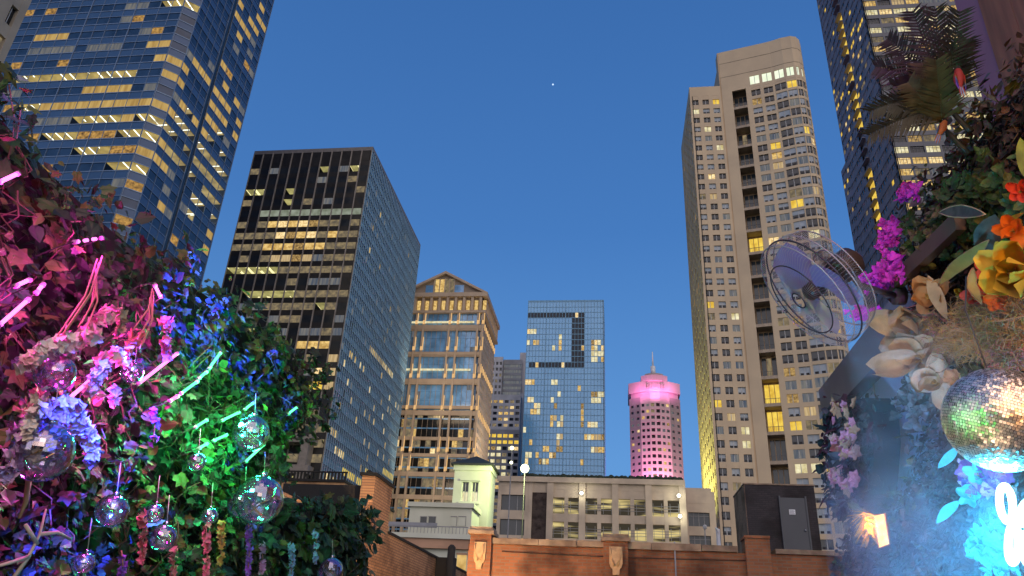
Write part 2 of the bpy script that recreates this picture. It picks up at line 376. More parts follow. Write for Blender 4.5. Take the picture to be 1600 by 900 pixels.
# the orange floor and its lamps get their own ceiling
class _O: pass
_old = Building.facade
z1A = 114.5 - 4.2 * 60 + 4.2 * 60
ztop = 240.6
def runA(P0, P1, nc, ceil, sd=None, mj=5):
    bA.facade(P0, P1, ztop - 4.2 * 56, ztop, nc, 56, stA, M['spA'], pier=0, sp=2.0, depth=.06, mull=M['mullA'], mw=.07, md=.1, major=mj, hline=.2, floors_room=6, ceil=ceil)
def stwrap(f):
    def g(px, py, i, j):
        s_ = f(px, py, i, j)
        return 'open' if s_ == 'ceilo' else s_
    return g
fA = stwrap(fA)
runA((-170.8, YA), (XA, YA), 24, 'ceil', mj=4)
runA((XA, YA), (XR, YA + DA), 1, 'ceil', mj=9)
runA((XR, YA + DA), (XR, 129.6), 4, 'ceily', mj=4)
runA((XR, 131.0), (XR, yr), 5, 'ceily', mj=5)
bA.wall.box(-170.8, XA - 6, YA + 6.6, yr - .3, 5, ztop, M['inner']); bA.wall.box(XA - 6, XR - 6.6, YA + 8, yr - .3, 5, ztop, M['inner'])
bA.wall.box(XR - 2.2, XR - .05, 129.55, 131.05, 5, ztop, M['gdark']); bA.wall.box(-170.8, XR - .02, yr - .25, yr, 5, ztop, M['spA'])
bA.wall.box(-171, -170.6, YA, yr, 0, ztop, M['spA']); bA.finish()

# ------------------------------------------------------------------ B: dark curtain wall office block
M['spB'] = glass('bronze_spandrel', (.035, .034, .032), .25, spec=.4)
M['gB'] = glass('bronze_tinted_glass', (.028, .034, .038), .1, .06, spec=.6)
M['gB2'] = glass('sky_painted_glass', (.14, .32, .50), .07, .25, .9, spec=.9)  # reflected sky put into the colour of the side glass
M['spB2'] = glass('sky_painted_spandrel', (.05, .10, .17), .2, .1, spec=.7)  # same reflected sky blue put into the spandrels
M['mullB'] = solid('pale_aluminium_mullion', (.30, .27, .24), .5)
M['mullB2'] = solid('sky_painted_mullion', (.26, .42, .56), .5)  # side mullions coloured blue to go with the painted sky reflection
M['capB'] = solid('grey_roof_band', (.2, .19, .19), .6)
bB = Building('curtain_wall_tower', (-95, 210, 0), 'dark rectangular office block with fine pale vertical mullions and one bluish side', 'office towers')
bB.dark = 'gB'
M['ceilB'] = ceiling_mat('office_ceiling_rows', (.75, .6, .2), (1, .8, .35), .85, 1.6, 3.3, 0, .3)
M['backB'] = emit('lit_office_partition', (.8, .62, .22), .8, (.35, .25, .08), .35)
zB = [(496, 255, 515, 268, 'open', 1), (545, 255, 566, 268, 'open', 1), (455, 248, 470, 262, 'dimblind_refl', 1), (382, 290, 420, 304, 'open', 1), (430, 290, 462, 304, 'open', .9), (434, 306, 460, 318, 'open', 1),
      (380, 322, 575, 334, 'dimw', 1), (374, 340, 425, 356, 'dim', .9), (425, 340, 504, 356, 'lit', 1), (504, 340, 565, 356, 'dim', .9),
      (370, 358, 432, 374, 'dim', 1), (432, 358, 500, 374, 'lit', 1), (500, 358, 516, 374, 'dim', 1), (514, 358, 532, 374, 'lit', 1), (532, 358, 562, 374, 'dim', 1),
      (365, 376, 416, 392, 'dim', 1), (416, 376, 512, 392, 'lit', 1), (512, 376, 560, 392, 'dim', 1), (360, 394, 424, 410, 'dim', .7), (424, 394, 494, 410, 'lit', 1), (500, 394, 555, 410, 'dim', .9),
      (358, 410, 440, 428, 'open', 1), (440, 412, 556, 428, 'dim', 1), (385, 444, 465, 464, 'open', 1), (465, 450, 550, 464, 'dim', .8), (440, 470, 485, 484, 'dim', .8),
      (430, 480, 520, 520, 'dim', .1), (465, 530, 515, 548, 'lit', .9), (510, 548, 545, 566, 'lit', 1), (495, 570, 530, 590, 'lit', .7), (500, 590, 530, 610, 'lit', .9), (510, 615, 530, 640, 'dim', .8),
      (380, 255, 580, 320, 'dimblind_refl', .15), (380, 255, 580, 340, 'dim', .10), (455, 640, 500, 760, 'dim', .5), (400, 464, 520, 482, 'dim', .5), (420, 500, 540, 520, 'dimblind_refl', .5), (410, 540, 500, 700, 'dimblind_refl', .2), (470, 590, 530, 610, 'lity', .6), (380, 395, 560, 560, 'dimblind_refl', .2), (370, 410, 560, 700, 'dim', .2), (370, 430, 560, 760, 'open', .12)]
M['dimw'] = emit('pale_lit_floor', (.5, .56, .45), .6, (.25, .28, .2), .6); LIT += ('dimw',)
fB = zones(zB, 'dark'); XB0, XB1, YB = -114.8, -75.0, 185
P = 3.95
bB.facade((XB0, YB), (XB1, YB), 10, 161, 12, 37, fB, M['spB'], pier=0, sp=1.75, depth=.05, top=4.0, mull=M['mullB'], mw=.30, md=.35, floors_room=5, ceil='ceilB', backwall='backB')
fB2 = zones([(572, 358, 590, 375, 'lit', .0), (610, 415, 645, 475, 'lit', .0), (524, 545, 600, 660, 'lit', .12), (560, 620, 640, 740, 'lit', .1), (580, 330, 640, 500, 'lit', .012), (590, 480, 625, 540, 'dim', .1), (520, 735, 640, 760, 'lity', .9)],
            [('side', .93), ('dimblind_refl', .05), ('gdark', .02)])
def sB2(px, py, i, j):
    if j == 13 and 14 <= i <= 30: return 'lit'
    if j == 21 and i < 4: return 'lit'
    if j == 24 and 1 <= i < 6: return 'lit'
    if j == 22 and 4 <= i < 9: return 'lit'
    if j == 6 and i == 6: return 'lit'
    return fB2(px, py, i, j)
M['side'] = M['gB2']
bB.facade((XB1, YB), (XB1, 249), 10, 161, 40, 37, sB2, M['spB2'], pier=0, sp=1.75, depth=.05, top=4.0, mull=M['mullB2'], mw=.22, md=.2, hline=.18)
bB.wall.box(XB0 - .1, XB1 + .1, YB - .1, 249.1, 160.8, 162.2, M['capB']); bB.wall.box(XB0, XB1 - 1, YB + 5.6, 248.9, 0, 160.5, M['inner'])
bB.wall.box(XB0 - .1, XB0, YB, 249, 0, 161, M['spB'])
# concrete frame at its foot
for x in (-113, -102, -91, -80): bB.wall.box(x, x + 2.0, YB - 4, YB - .4, 0, 68, M['mullB'])
for z in (66, 58): bB.wall.box(-114, -77, YB - 4.2, YB - .4, z, z + 2.2, M['mullB'])
bB.wall.box(-104, -88, 200, 225, 162.2, 166, M['capB']); bB.wall.box(-79, -77.5, 187, 188.5, 162.2, 163.4, M['capB'])
bB.finish()

# ------------------------------------------------------------------ C: gabled tower of warm stone and blue glass
M['stoneC'] = solid('warm_tan_stone', (.50, .40, .30), .8, c2=(.42, .33, .25), scale=.2)
M['stoneC2'] = solid('darker_tan_stone', (.36, .29, .23), .8, scale=.2)
M['gC'] = glass('sky_blue_glass', (.20, .46, .85), .1, .08, .3, spec=.9, metal=.1)
M['gC2'] = glass('bronze_lower_glass', (.02, .02, .02), .12, .1, spec=.5)
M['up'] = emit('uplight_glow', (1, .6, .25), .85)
M['copper'] = solid('dark_ridge_metal', (.1, .08, .07), .5)
YC = 268; bC = Building('gabled_tower', (-66, 290, 0), 'stone and blue glass tower with a gabled top outlined by warm uplights', 'office towers'); bC.dark = 'gC'
XC0, XC1, YC2 = -88.0, -51.6, 302
zt = 148.6
def sC(px, py, i, j):
    if py > 645: return random.choice(('gC2', 'gC2', 'gC2', 'lit', 'dim', 'gC2', 'dim'))
    r = random.random()
    return 'dimblind_refl' if r < .05 else 'dark'
def colC(mb, x0, x1, z0, z1, y=YC, d=.9, m=None): mb.box(x0, x1, y - d, y, z0, z1, m or M['stoneC'])
bC.facade((XC0, YC), (XC1, YC), 20, zt, 18, 33, sC, M['stoneC2'], pier=.12, sp=.5, depth=.2, top=7.0, panel=M['gC'])
bC.facade((XC1, YC), (XC1, YC2), 20, zt, 12, 33, lambda a, b, i, j: 'dim' if random.random() < .12 else 'dark', M['stoneC'], pier=.9, sp=1.4, depth=.3, top=7.0)
f_ = MB()
band = []
for py, th in ((512, 1.7), (516.5, .5), (553, 1.3), (557, .4), (596, 1.7), (600.5, .5), (637, 1.2), (646, 1.8), (686, 1.2), (712, 1.2), (742, 1.6), (778, 1.6)):
    z = atY(690, py, YC).z; band.append(z); bC.wall.box(XC0, XC1 + .25, YC - .75, YC - .002, z - th / 2, z + th / 2, M['stoneC'])
cols = [atY(px, 560, YC).x for px in (632, 645, 657, 698, 711, 743, 751)]
for x in cols:
    bC.wall.box(x - .38, x + .38, YC - 1.0, YC - .004, 20, 141.5, M['stoneC'])
class Ups:      # every uplight strip is a part of its own
    def box(self, *a): mb = MB(); mb.box(*a); mb.build('uplight', bC.root)
up = Ups()
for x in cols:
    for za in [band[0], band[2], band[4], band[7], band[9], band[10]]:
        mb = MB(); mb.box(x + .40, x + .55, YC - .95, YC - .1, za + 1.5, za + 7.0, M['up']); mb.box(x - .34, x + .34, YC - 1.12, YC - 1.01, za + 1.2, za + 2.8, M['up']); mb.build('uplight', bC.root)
for py in (505, 579): up.box(cols[0] + 1, XC1 - 3, YC - .9, YC - .76, atY(690, py, YC).z - .3, atY(690, py, YC).z + .5, M['litw'])
# cornice with its arcade of lamps
for k in range(11):
    x = XC0 + 1.5 + k * 3.4; bC.wall.box(x - .5, x + .5, YC - 1.4, YC - .005, 141.6, 147.6, M['stoneC']); up.box(x + .9, x + 2.2, YC - .6, YC - .1, 142.2, 146.2, M['lit'])
for k in range(10):
    y = YC + 2 + k * 3.3; bC.wall.box(XC1 + .005, XC1 + 1.3, y - .5, y + .5, 141.6, 147.6, M['stoneC']); up.box(XC1 + .1, XC1 + .5, y + .8, y + 2.2, 141.8, 146.4, M['lit'])
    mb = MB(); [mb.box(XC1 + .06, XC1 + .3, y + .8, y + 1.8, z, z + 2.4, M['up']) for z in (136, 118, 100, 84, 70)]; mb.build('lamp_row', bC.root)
for zz, ee in ((128, 2600), (96, 2400), (70, 2000)): lamp('facade_light', 'AREA', (-64, YC - 24, zz - 22), ee, (1, .76, .5), 14, aim=(-68, YC, zz), parent=bC.root)  # area lights added in front to give the stone a golden glow
lamp('side_fill', 'AREA', (-34, 275, 80), 9000, (1, .78, .5), 8, aim=(-51, 284, 110), parent=bC.root)  # unseen light added to brighten the right side
bC.wall.box(XC0, XC1 + 1.8, YC - 1.8, YC2, 147.6, 149.4, M['stoneC']); bC.wall.box(XC0, XC1 + 1.3, YC - 1.3, YC2, 140.6, 141.7, M['stoneC'])
for py in (578,): pass
# gable
gx0, gx1, gxm = atY(640, 455, YC).x - 3, atY(757, 460, YC).x + .4, atY(697, 433, YC).x
gm = MB()
def prism(mb, pts, y0, y1, m):
    k = len(pts); vs = [(x, y0, z) for x, z in pts] + [(x, y1, z) for x, z in pts]
    mb.mesh(vs, [tuple(range(k)), tuple(reversed(range(k, 2 * k)))] + [(i, k + i, k + (i + 1) % k, (i + 1) % k) for i in range(k)], m)
prism(gm, [(gx0, 149.4), (gx1, 149.4), (gxm, 158.2)], YC - .2, YC2, M['stoneC2'])
prism(gm, [(gx0 - 1.2, 149.41), (gx0 + .6, 149.41), (gxm, 158.25), (gxm, 159.4)], YC - 1.6, YC2 + .3, M['stoneC'])
prism(gm, [(gx1 + 1.2, 149.41), (gxm, 159.41), (gxm, 158.25), (gx1 - .6, 149.41)], YC - 1.6, YC2 + .3, M['stoneC'])
gb = gm.build('gable', bC.root)
w_ = MB(); w_.box(gxm - 8, gxm + 8, YC - .35, YC - .21, 150, 153.4, M['gC']); w_.box(gxm - 4.6, gxm + 4, YC - .42, YC - .36, 149.8, 156.2, M['dim']); w_.box(gxm - 4.0, gxm - .2, YC - .47, YC - .43, 150.2, 156, M['lit'])
for k in (-4.6, -2.2, 0, 2, 4): w_.box(gxm + k - .2, gxm + k + .2, YC - .6, YC - .48, 149.6, 156.6, M['stoneC'])
sub(w_.build('arched_window', bC.root), gb)
bC.wall.box(XC0 + .5, XC1 - 1, YC + 1.5, YC2, 0, 149, M['inner']); bC.finish()

# ------------------------------------------------------------------ D: white stepped tower between C and E
M['whiteD'] = solid('pale_concrete', (.5, .5, .52), .8, scale=.2)
M['greyD'] = solid('grey_concrete', (.3, .31, .33), .8, scale=.2)
bD = Building('stepped_tower', (-62, 440, 0), 'pale stepped tower with square dark windows above and yellow lit floors below', 'office towers')
sDark = zones([], [('dark', .9), ('dim', .1)])
sD = zones([(740, 618, 830, 700, 'lity', .85), (740, 700, 830, 760, 'litw', .5)], [('dark', .5), ('dim', .3), ('lit', .2)])
bD.facade((-80, 432), (-68, 432), 140, 183.6, 5, 11, sDark, M['whiteD'], pier=1.0, sp=1.8, depth=.5, top=1.5)
bD.facade((-68, 434), (-56, 434), 138, 182.5, 1, 12, lambda *a: 'dimblind_refl', M['greyD'], pier=1.0, sp=1.6, depth=.5, top=1.5)
bD.facade((-82, 426), (-55, 426), 112, 157, 8, 12, zones([(740, 600, 830, 625, 'lit', .8)], [('dark', .4), ('lit', .35), ('dim', .25)]), M['whiteD'], pier=1.0, sp=1.8, depth=.5, top=1.5)
bD.facade((-84, 420), (-54, 420), 30, 134, 9, 28, sD, M['greyD'], pier=.8, sp=1.6, depth=.5, top=1.0)
bD.wall.box(-80, -56, 434.7, 470, 0, 182, M['whiteD']); bD.wall.box(-58, -53.6, 436, 470, 0, 188, M['whiteD']); bD.wall.box(-82, -55, 427, 436, 0, 156.8, M['greyD']); bD.wall.box(-84, -54, 421, 428, 0, 133.8, M['greyD'])
bD.wall.box(-56.5, -54.5, 432, 434, 0, 160, M['whiteD'])
bD.finish(90)

# ------------------------------------------------------------------ E: bright blue glass tower with a notch
M['gE'] = glass('bright_blue_glass', (.16, .43, .76), .12, .06, .3, spec=.8, c2=(.12, .36, .66), cs=.06, metal=.1)
M['mullE'] = solid('light_blue_mullion', (.17, .38, .58), .5)
M['slotE'] = solid('recess_shade', (.05, .06, .08), .8)  # shade of the slot put into flat dark panes
bE = Building('blue_glass_tower', (-26, 395, 0), 'flat topped bright blue glass tower with a dark square bracket recess near its top', 'office towers'); bE.dark = 'gE'
XE0, XE1, YE = -46.6, -4.4, 375
def sE(px, py, i, j):
    rx = px; ry = py
    if (826 < rx < 912 and 487 < ry < 495) or (895 < rx < 912 and 487 < ry < 577) or (826 < rx < 912 and 562 < ry < 577):
        return 'slot' if random.random() < .9 else 'lit'
    pb = .015
    for x0, y0, x1, y1, p_ in ((824, 512, 842, 522, .8), (824, 528, 842, 540, .9), (862, 505, 880, 552, .35), (925, 528, 943, 545, .7), (925, 552, 943, 570, .9), (822, 595, 836, 604, .8), (822, 618, 845, 650, .5), (925, 610, 943, 628, .6),
                               (905, 620, 916, 655, .6), (860, 595, 872, 640, .35), (858, 652, 880, 672, .6), (905, 660, 935, 672, .7), (914, 678, 943, 688, .95), (858, 682, 880, 692, .7), (850, 700, 880, 716, .6), (925, 698, 943, 706, .7), (825, 690, 833, 698, 1), (822, 705, 860, 730, .4)):
        if x0 <= rx <= x1 and y0 <= ry <= y1: pb = p_
    return random.choice(('lit', 'litw')) if random.random() < pb else 'dark'
M['slot'] = M['slotE']
bE.facade((XE0, YE), (XE1, YE), 20, 196, 24, 54, sE, M['mullE'], pier=.08, sp=.36, depth=.12, top=0.8, mull=M['mullE'], mw=.2, md=.15, major=6)
bE.facade((XE1, YE), (XE1, YE + 36), 20, 196, 16, 54, lambda *a: 'dark', M['mullE'], pier=.2, sp=.5, depth=.12)
bE.wall.box(XE0, XE1 - 1, YE + 1.2, YE + 36, 0, 195.5, M['mullE']); bE.finish()

# ------------------------------------------------------------------ F: tower lit pink
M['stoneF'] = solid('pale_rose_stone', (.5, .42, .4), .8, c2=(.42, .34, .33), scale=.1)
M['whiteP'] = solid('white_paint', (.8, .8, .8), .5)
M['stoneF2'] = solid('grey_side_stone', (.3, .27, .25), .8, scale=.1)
YF = 400; bF = Building('crowned_tower', (23, 415, 0), 'distant stone tower with a crown and spire floodlit in pink', 'office towers')
def sF(px, py, i, j): return random.choices(('dark', 'lit', 'dimblind_refl'), (.75, .12, .13))[0]
x0, x1 = 9.0, 36.8
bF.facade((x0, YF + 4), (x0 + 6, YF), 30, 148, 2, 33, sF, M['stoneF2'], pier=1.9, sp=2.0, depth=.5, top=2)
bF.facade((x0 + 6, YF), (x0 + 11, YF - 1.5), 30, 148, 2, 33, sF, M['stoneF'], pier=1.0, sp=1.8, depth=.5, top=2)
bF.facade((x0 + 11, YF - 1.5), (x1 - 11, YF - 1.5), 30, 148, 2, 33, lambda *a: random.choice(('dark', 'inner', 'inner', 'dim')), M['stoneF'], pier=1.0, sp=1.5, depth=.9, top=2)
bF.facade((x1 - 11, YF - 1.5), (x1 - 6, YF), 30, 148, 2, 33, sF, M['stoneF'], pier=1.0, sp=1.8, depth=.5, top=2)
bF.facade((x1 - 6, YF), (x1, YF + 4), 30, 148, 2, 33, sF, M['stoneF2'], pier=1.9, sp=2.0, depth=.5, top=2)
plan = [(x0, YF + 4), (x0 + 6, YF), (x0 + 11, YF - 1.5), (x1 - 11, YF - 1.5), (x1 - 6, YF), (x1, YF + 4), (x1, YF + 26), (x0, YF + 26)]
pc = lambda k, dy=0: [((x - 22.9) * k + 22.9, (y - 412) * k + 412 + dy) for x, y in plan]
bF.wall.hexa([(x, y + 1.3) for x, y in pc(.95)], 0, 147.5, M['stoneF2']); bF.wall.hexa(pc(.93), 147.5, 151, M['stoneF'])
cr = MB(); cr.hexa(pc(1.02), 151, 157, M['stoneF']); cr.hexa(pc(.52, -8), 157, 160.2, M['stoneF']); cr.hexa(pc(.36, -8), 160.2, 161.9, M['stoneF'])
for k in range(9): cr.box(17.5 + k * 1.3, 18.1 + k * 1.3, YF - 2.3, YF - 1.75, 152.6, 155.2, M['stoneF'])
crown = cr.build('crown', bF.root)
sp_ = MB(); sp_.tube([(22.6, 403, 161.5), (22.6, 403, 167)], 1.5, M['whiteP'], 8); sp_.tube([(22.6, 403, 167), (22.6, 403, 176)], [.6, .25], M['whiteP'], 6)
sub(sp_.build('spire', bF.root), crown); bF.finish(90)
PINK = (1, .12, .62)
for x in (13, 22.9, 33): lamp('crown_floodlight', 'AREA', (x, YF - 6, 148.5), 1900, (1, .2, .65), 2, aim=(x, YF, 155), parent=bF.root)
lamp('facade_light', 'AREA', (16, YF - 14, 86), 24000, (1, .2, .62), 4, aim=(19, YF, 122), parent=bF.root)
lamp('facade_light', 'AREA', (30, YF - 16, 86), 22000, (1, .45, .55), 4, aim=(28, YF, 118), parent=bF.root)

# ------------------------------------------------------------------ G: beige apartment tower with a bowed front
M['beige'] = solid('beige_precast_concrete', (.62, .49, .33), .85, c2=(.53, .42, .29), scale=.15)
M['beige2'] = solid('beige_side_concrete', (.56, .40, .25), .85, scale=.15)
M['seam'] = solid('panel_joint', (.2, .17, .13), .9)
bG = Building('apartment_tower', (38, 180, 0), 'tall beige apartment tower with a rounded bay, balconies and scattered yellow windows')
bG.dark = 'gcond'
YG = 165; h = 3.0
def litG(px, py):
    Z = ((1085, 198, 1130, 210, .7), (1085, 300, 1115, 312, .8), (1085, 335, 1130, 345, .3), (1085, 468, 1125, 505, .9), (1095, 570, 1130, 585, .8), (1095, 645, 1150, 665, .7), (1095, 720, 1150, 735, .6),
         (1105, 765, 1160, 775, .9), (1170, 220, 1205, 232, .9), (1170, 375, 1225, 390, .7), (1195, 440, 1245, 460, .3), (1205, 498, 1250, 512, .9), (1205, 520, 1250, 535, .5), (1180, 268, 1260, 280, .4), (1225, 565, 1310, 580, .4), (1215, 640, 1310, 670, .7), (1225, 720, 1310, 735, .8), (1180, 150, 1270, 165, .35))
    for a, b, c, d, p_ in Z:
        if a <= px <= c and b <= py <= d: return p_
    return .11
def sG(px, py, i, j):
    if random.random() < litG(px, py): return random.choice(('lit', 'lit', 'lity', 'litw', 'dim'))
    return random.choice(('dark', 'blind', 'blind', 'dark', 'dimblind_refl'))
ZL = 163.3
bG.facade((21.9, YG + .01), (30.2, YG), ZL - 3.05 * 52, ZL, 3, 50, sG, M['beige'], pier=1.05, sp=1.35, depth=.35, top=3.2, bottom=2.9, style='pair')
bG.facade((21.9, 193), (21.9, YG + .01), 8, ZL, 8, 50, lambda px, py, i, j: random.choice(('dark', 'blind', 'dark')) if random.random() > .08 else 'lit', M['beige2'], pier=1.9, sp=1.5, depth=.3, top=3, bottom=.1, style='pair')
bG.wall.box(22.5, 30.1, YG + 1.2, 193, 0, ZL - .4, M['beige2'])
# pier, balcony stack and pier
ZT = 175.2
dG = (38.65 - 30.56, 162.9 - 165.03); 
def along(s): return (30.56 + 0.967 * s, 165.03 - .2545 * s)
def segG(s0, s1): return along(s0), along(s1)
TOPB = 14.5
M['soffit'] = solid('balcony_soffit', (.45, .36, .27), .8)
bG.facade(*segG(0, 2.7), 8, ZT, 1, 1, lambda *a: None, M['beige'], pier=2.7, sp=150, depth=.4)
bG.facade(*segG(6.3, 7.2), 8, ZT, 1, 1, lambda *a: None, M['beige'], pier=.9, sp=150, depth=.4)
nb = 24; bz = (ZT - TOPB - 8) / nb
def box_along(mb, s0, s1, d0, d1, z0, z1, m):
    a, b = along(s0), along(s1); n = Vector((-.2545, -.967)); 
    mb.hexa([(a[0] + n.x * d1, a[1] + n.y * d1), (b[0] + n.x * d1, b[1] + n.y * d1), (b[0] + n.x * d0, b[1] + n.y * d0), (a[0] + n.x * d0, a[1] + n.y * d0)], z0, z1, m)
box_along(bG.wall, 2.69, 6.31, -.5, -.02, ZT - TOPB, ZT, M['beige'])
M['rail'] = solid('dark_balcony_rail', (.08, .08, .09), .5)
M['door'] = glass('balcony_door_glass', (.06, .08, .1), .1)
box_along(bG.wall, 2.65, 6.35, -3.2, -3.0, 8, ZT - TOPB, M['beige2'])
for k in range(nb):
    zb_ = ZT - TOPB - (k + 1) * bz; bc = MB()
    box_along(bc, 2.7, 6.3, -3.0, -.02, zb_, zb_ + .75, M['soffit'])
    bb = bc.build('balcony', bG.root); r_ = MB()
    for q in range(10): box_along(r_, 2.85 + q * .37, 2.9 + q * .37, -.2, -.14, zb_ + .76, zb_ + 1.8, M['rail'])
    box_along(r_, 2.75, 6.25, -.22, -.12, zb_ + 1.8, zb_ + 1.88, M['rail']); sub(r_.build('railing', bG.root), bb)
    px, py = proj((*along(4.5), zb_ + 3)); lit = any(abs(py - y) < 12 for y in (388, 618, 665)) 
    d_ = MB()
    for q in range(3): box_along(d_, 2.95 + q * 1.12, 3.9 + q * 1.12, -2.98, -2.9, zb_ + .8, zb_ + bz - .5, M['lity'] if lit else (M['dim'] if k % 5 == 2 and q == 1 else M['door']))
    sub(d_.build('balcony_door', bG.root), bb)
# flat right part and rounded bay
arc = [along(7.2), along(13.6)]
bay = [(43.71, 161.57), (46.6, 160.4), (49.1, 159.85), (50.6, 160.25), (51.8, 161.5), (52.55, 163.4), (52.95, 166), (52.9, 169.5), (52.2, 174)]
nrow = 48; zc = ZT - TOPB
bG.facade(along(7.2), bay[0], 8, zc, 2, 50, sG, M['beige'], pier=.85, sp=1.05, depth=.35, style='pair')
for a, b, nc in [(bay[k], bay[k + 1], (1, 1, 1, 1, 1, 1, 1, 2)[k]) for k in range(8)]:
    bG.facade(a, b, 8, zc, nc, 50, sG, M['beige'], pier=.26, sp=.8, depth=.22, style='pair')
full = [along(0), along(7.2)] + bay
zL0 = ZT - TOPB
for k in range(len(full) - 1):
    a, b = full[k], full[k + 1]; n_ = 2 if k in (1, 2) else 1
    if k == 0: continue
    bG.facade(a, b, zL0 + .01, ZT, {1: 2}.get(k, 1), 1, lambda px, py, i, j: 'white' if k < 7 else 'dark', M['beige'], pier=.8, sp=TOPB - 3.6 if False else 10.6, depth=.3, style='pair', bottom=.9)
inner = [(30.8, 166), (43.9, 163.6), (49, 161.6), (50.8, 162.4), (51.6, 165), (52, 169), (51, 174), (50, 190), (31, 190)]
bG.wall.hexa([(31, 168.5), (37.5, 167), (44, 163.4), (49, 161.3), (50.4, 162), (51.3, 164), (51.8, 168), (51, 174), (50, 190), (31, 190)], 0, ZT - .3, M['beige2'])
for zz in (170.9, 166.0):
    for k in range(len(full) - 1):
        a, b = Vector(full[k]), Vector(full[k + 1]); t = (b - a).normalized(); n = Vector((t.y, -t.x)) * .02
        bG.wall.hexa([tuple(a + n), tuple(b + n), tuple(b - n), tuple(a - n)], zz, zz + .12, M['seam'])
bG.wall.box(30.2, 30.55, 165.1, 168, 8, ZT, M['beige2']); bG.finish()
lamp('garage_floodlight', 'SPOT', (11, 184, 44), 95000, (.9, 1, .3), .5, aim=(21.9, 176, 66), spot=100)

# ------------------------------------------------------------------ H: dark slate tower, upper right
M['slate'] = solid('slate_blue_cladding', (.13, .135, .16), .5, c2=(.10, .105, .13), scale=.12)
M['slate2'] = solid('slate_side_cladding', (.27, .24, .27), .75, c2=(.18, .165, .19), scale=.3)
bH = Building('slate_tower', (95, 210, 0), 'dark slate tower with a stack of yellow lit balconies, behind the palm fronds', 'office towers')
XH = 82.5
def sH(px, py, i, j): return random.choices(('lit', 'litw', 'dimblind_refl', 'dim', 'dark'), (.30, .20, .18, .12, .20))[0]
def sH2(px, py, i, j):
    p_ = .05 + (.35 if 1325 < px < 1362 and py < 190 else 0) + (.3 if px < 1335 and 130 < py < 240 else 0)
    return random.choice(('lit', 'dim', 'lity')) if random.random() < p_ else ('slate2' if random.random() < .5 else 'dark')
bH.facade((XH, 190), (122, 190), 20, 262, 9, 62, sH, M['slate'], pier=.5, sp=1.6, depth=.3, style='bars', frame='slate')
bH.facade((XH, 208), (XH, 190), 20, 262, 9, 62, sH2, M['slate2'], pier=.12, sp=2.2, depth=.2)
bH.facade((XH, 229), (XH, 213.5), 20, 262, 8, 62, sH2, M['slate2'], pier=.12, sp=2.2, depth=.2)
bH.facade((XH, 234.5), (XH, 229.05), 20, 181, 3, 41, sH2, M['slate2'], pier=.12, sp=2.2, depth=.2)
bH.wall.box(XH + .8, 122, 191, 228.9, 0, 262, M['slate2']) ; bH.wall.box(XH + .75, 100, 228.95, 234.4, 0, 181, M['slate2'])
zq = 24
bl = []
for k in range(60):
    z = 22 + k * 3.95; mb = MB(); mb.box(XH + .05, XH + .78, 208.05, 213.45, z, z + .5, M['slate2']); mb.box(XH - .9, XH + .05, 208.3, 213.2, z, z + .45, M['slate2'])
    py = proj((XH, 211, z + 2))[1]
    b_ = mb.build('balcony', bH.root); d_ = MB(); d_.box(XH + .6, XH + .79, 208.1, 213.4, z + .5, z + 3.95, M['lity'] if random.random() < .62 else M['slate2']); sub(d_.build('balcony_window', bH.root), b_)
bH.finish()

# ------------------------------------------------------------------ I: beige corner building at the far left
bI = Building('stone_block', (-72, 30, 0), 'pale stone building edge with dark windows at the upper left corner')
M['stoneI'] = solid('pale_tan_stone', (.42, .37, .3), .85, scale=.3)
YI = atX(50, 0, -60).y
bI.facade((-60, 20), (-60, YI), 10, 110, 12, 26, lambda *a: random.choice(('dark', 'dark', 'dark', 'dim')), M['stoneI'], pier=1.6, sp=1.5, depth=.4, style='cross')
bI.wall.box(-80, -60.7, 20, YI, 0, 109, M['stoneI']); bI.finish(40)
# ------------------------------------------------------------------ J: parking garage with open lit decks
M['concJ'] = solid('tan_garage_concrete', (.60, .49, .37), .85, scale=.35, c2=(.44, .36, .28))
M['deckJ'] = emit('lit_garage_deck', (.9, .72, .3), .8, (.06, .05, .035), .9, stretch=(.12, 1, 1), lo=.45, hi=.58)
M['railJ'] = solid('grey_steel_rail', (.25, .25, .26), .5)
M['brickD'] = brick('dark_brown_brick', (.08, .055, .045), (.06, .045, .04), (.05, .04, .04), 'x', bw=.3, bh=.1)
YJ = 130; bJ = Building('parking_garage', (-3, 145, 0), 'long tan concrete parking garage with open lit decks and a dark green roof edge'); bJ.dark = 'gcond'
ZJ = 48.1
M['tar'] = solid('tar_and_shade_black', (.02, .018, .018), .9, c2=(.012, .012, .012))
M['gateJ'] = M['deckJ']
def boxJ(x0, x1, z0, z1, y0, y1, m): bJ.wall.box(x0, x1, YJ + y0, YJ + y1, z0, z1, m)
xs = [atY(px, 790, YJ).x for px in (868, 944, 1005, 1062)]
boxJ(-20, -8.6, 26, ZJ, .0, 1.5, M['concJ']) if False else None
# office-like left end: three columns of dark windows and a brick strip
bJ.facade((-20, YJ), (-14.6, YJ), 26, ZJ, 1, 5, lambda *a: 'dark', M['concJ'], pier=1.2, sp=1.5, depth=.5, top=1.6, style='thirds')
boxJ(-14.6, -14.0, 26, ZJ, -.1, 1, M['concJ']); boxJ(-14.0, -10.9, 26, ZJ - 2.6, .15, 1, M['brickD']); boxJ(-14.0, -10.9, ZJ - 2.6, ZJ, .05, 1, M['concJ'])
bJ.facade((-10.9, YJ), (11.4, YJ), 26, ZJ, 8, 5, lambda px, py, i, j: 'deck', M['concJ'], pier=.65, sp=1.35, depth=.8, top=2.0, style='none')
M['deck'] = M['deckJ']
for x in (-10.9, -5.4, .2, 5.8, 11.4): boxJ(x - .55, x + .55, 26, ZJ - .3, -.35, -.003, M['concJ'])
boxJ(-20.2, 11.9, ZJ - .9, ZJ, -.5, -.35, M['concJ'])
rj = MB()
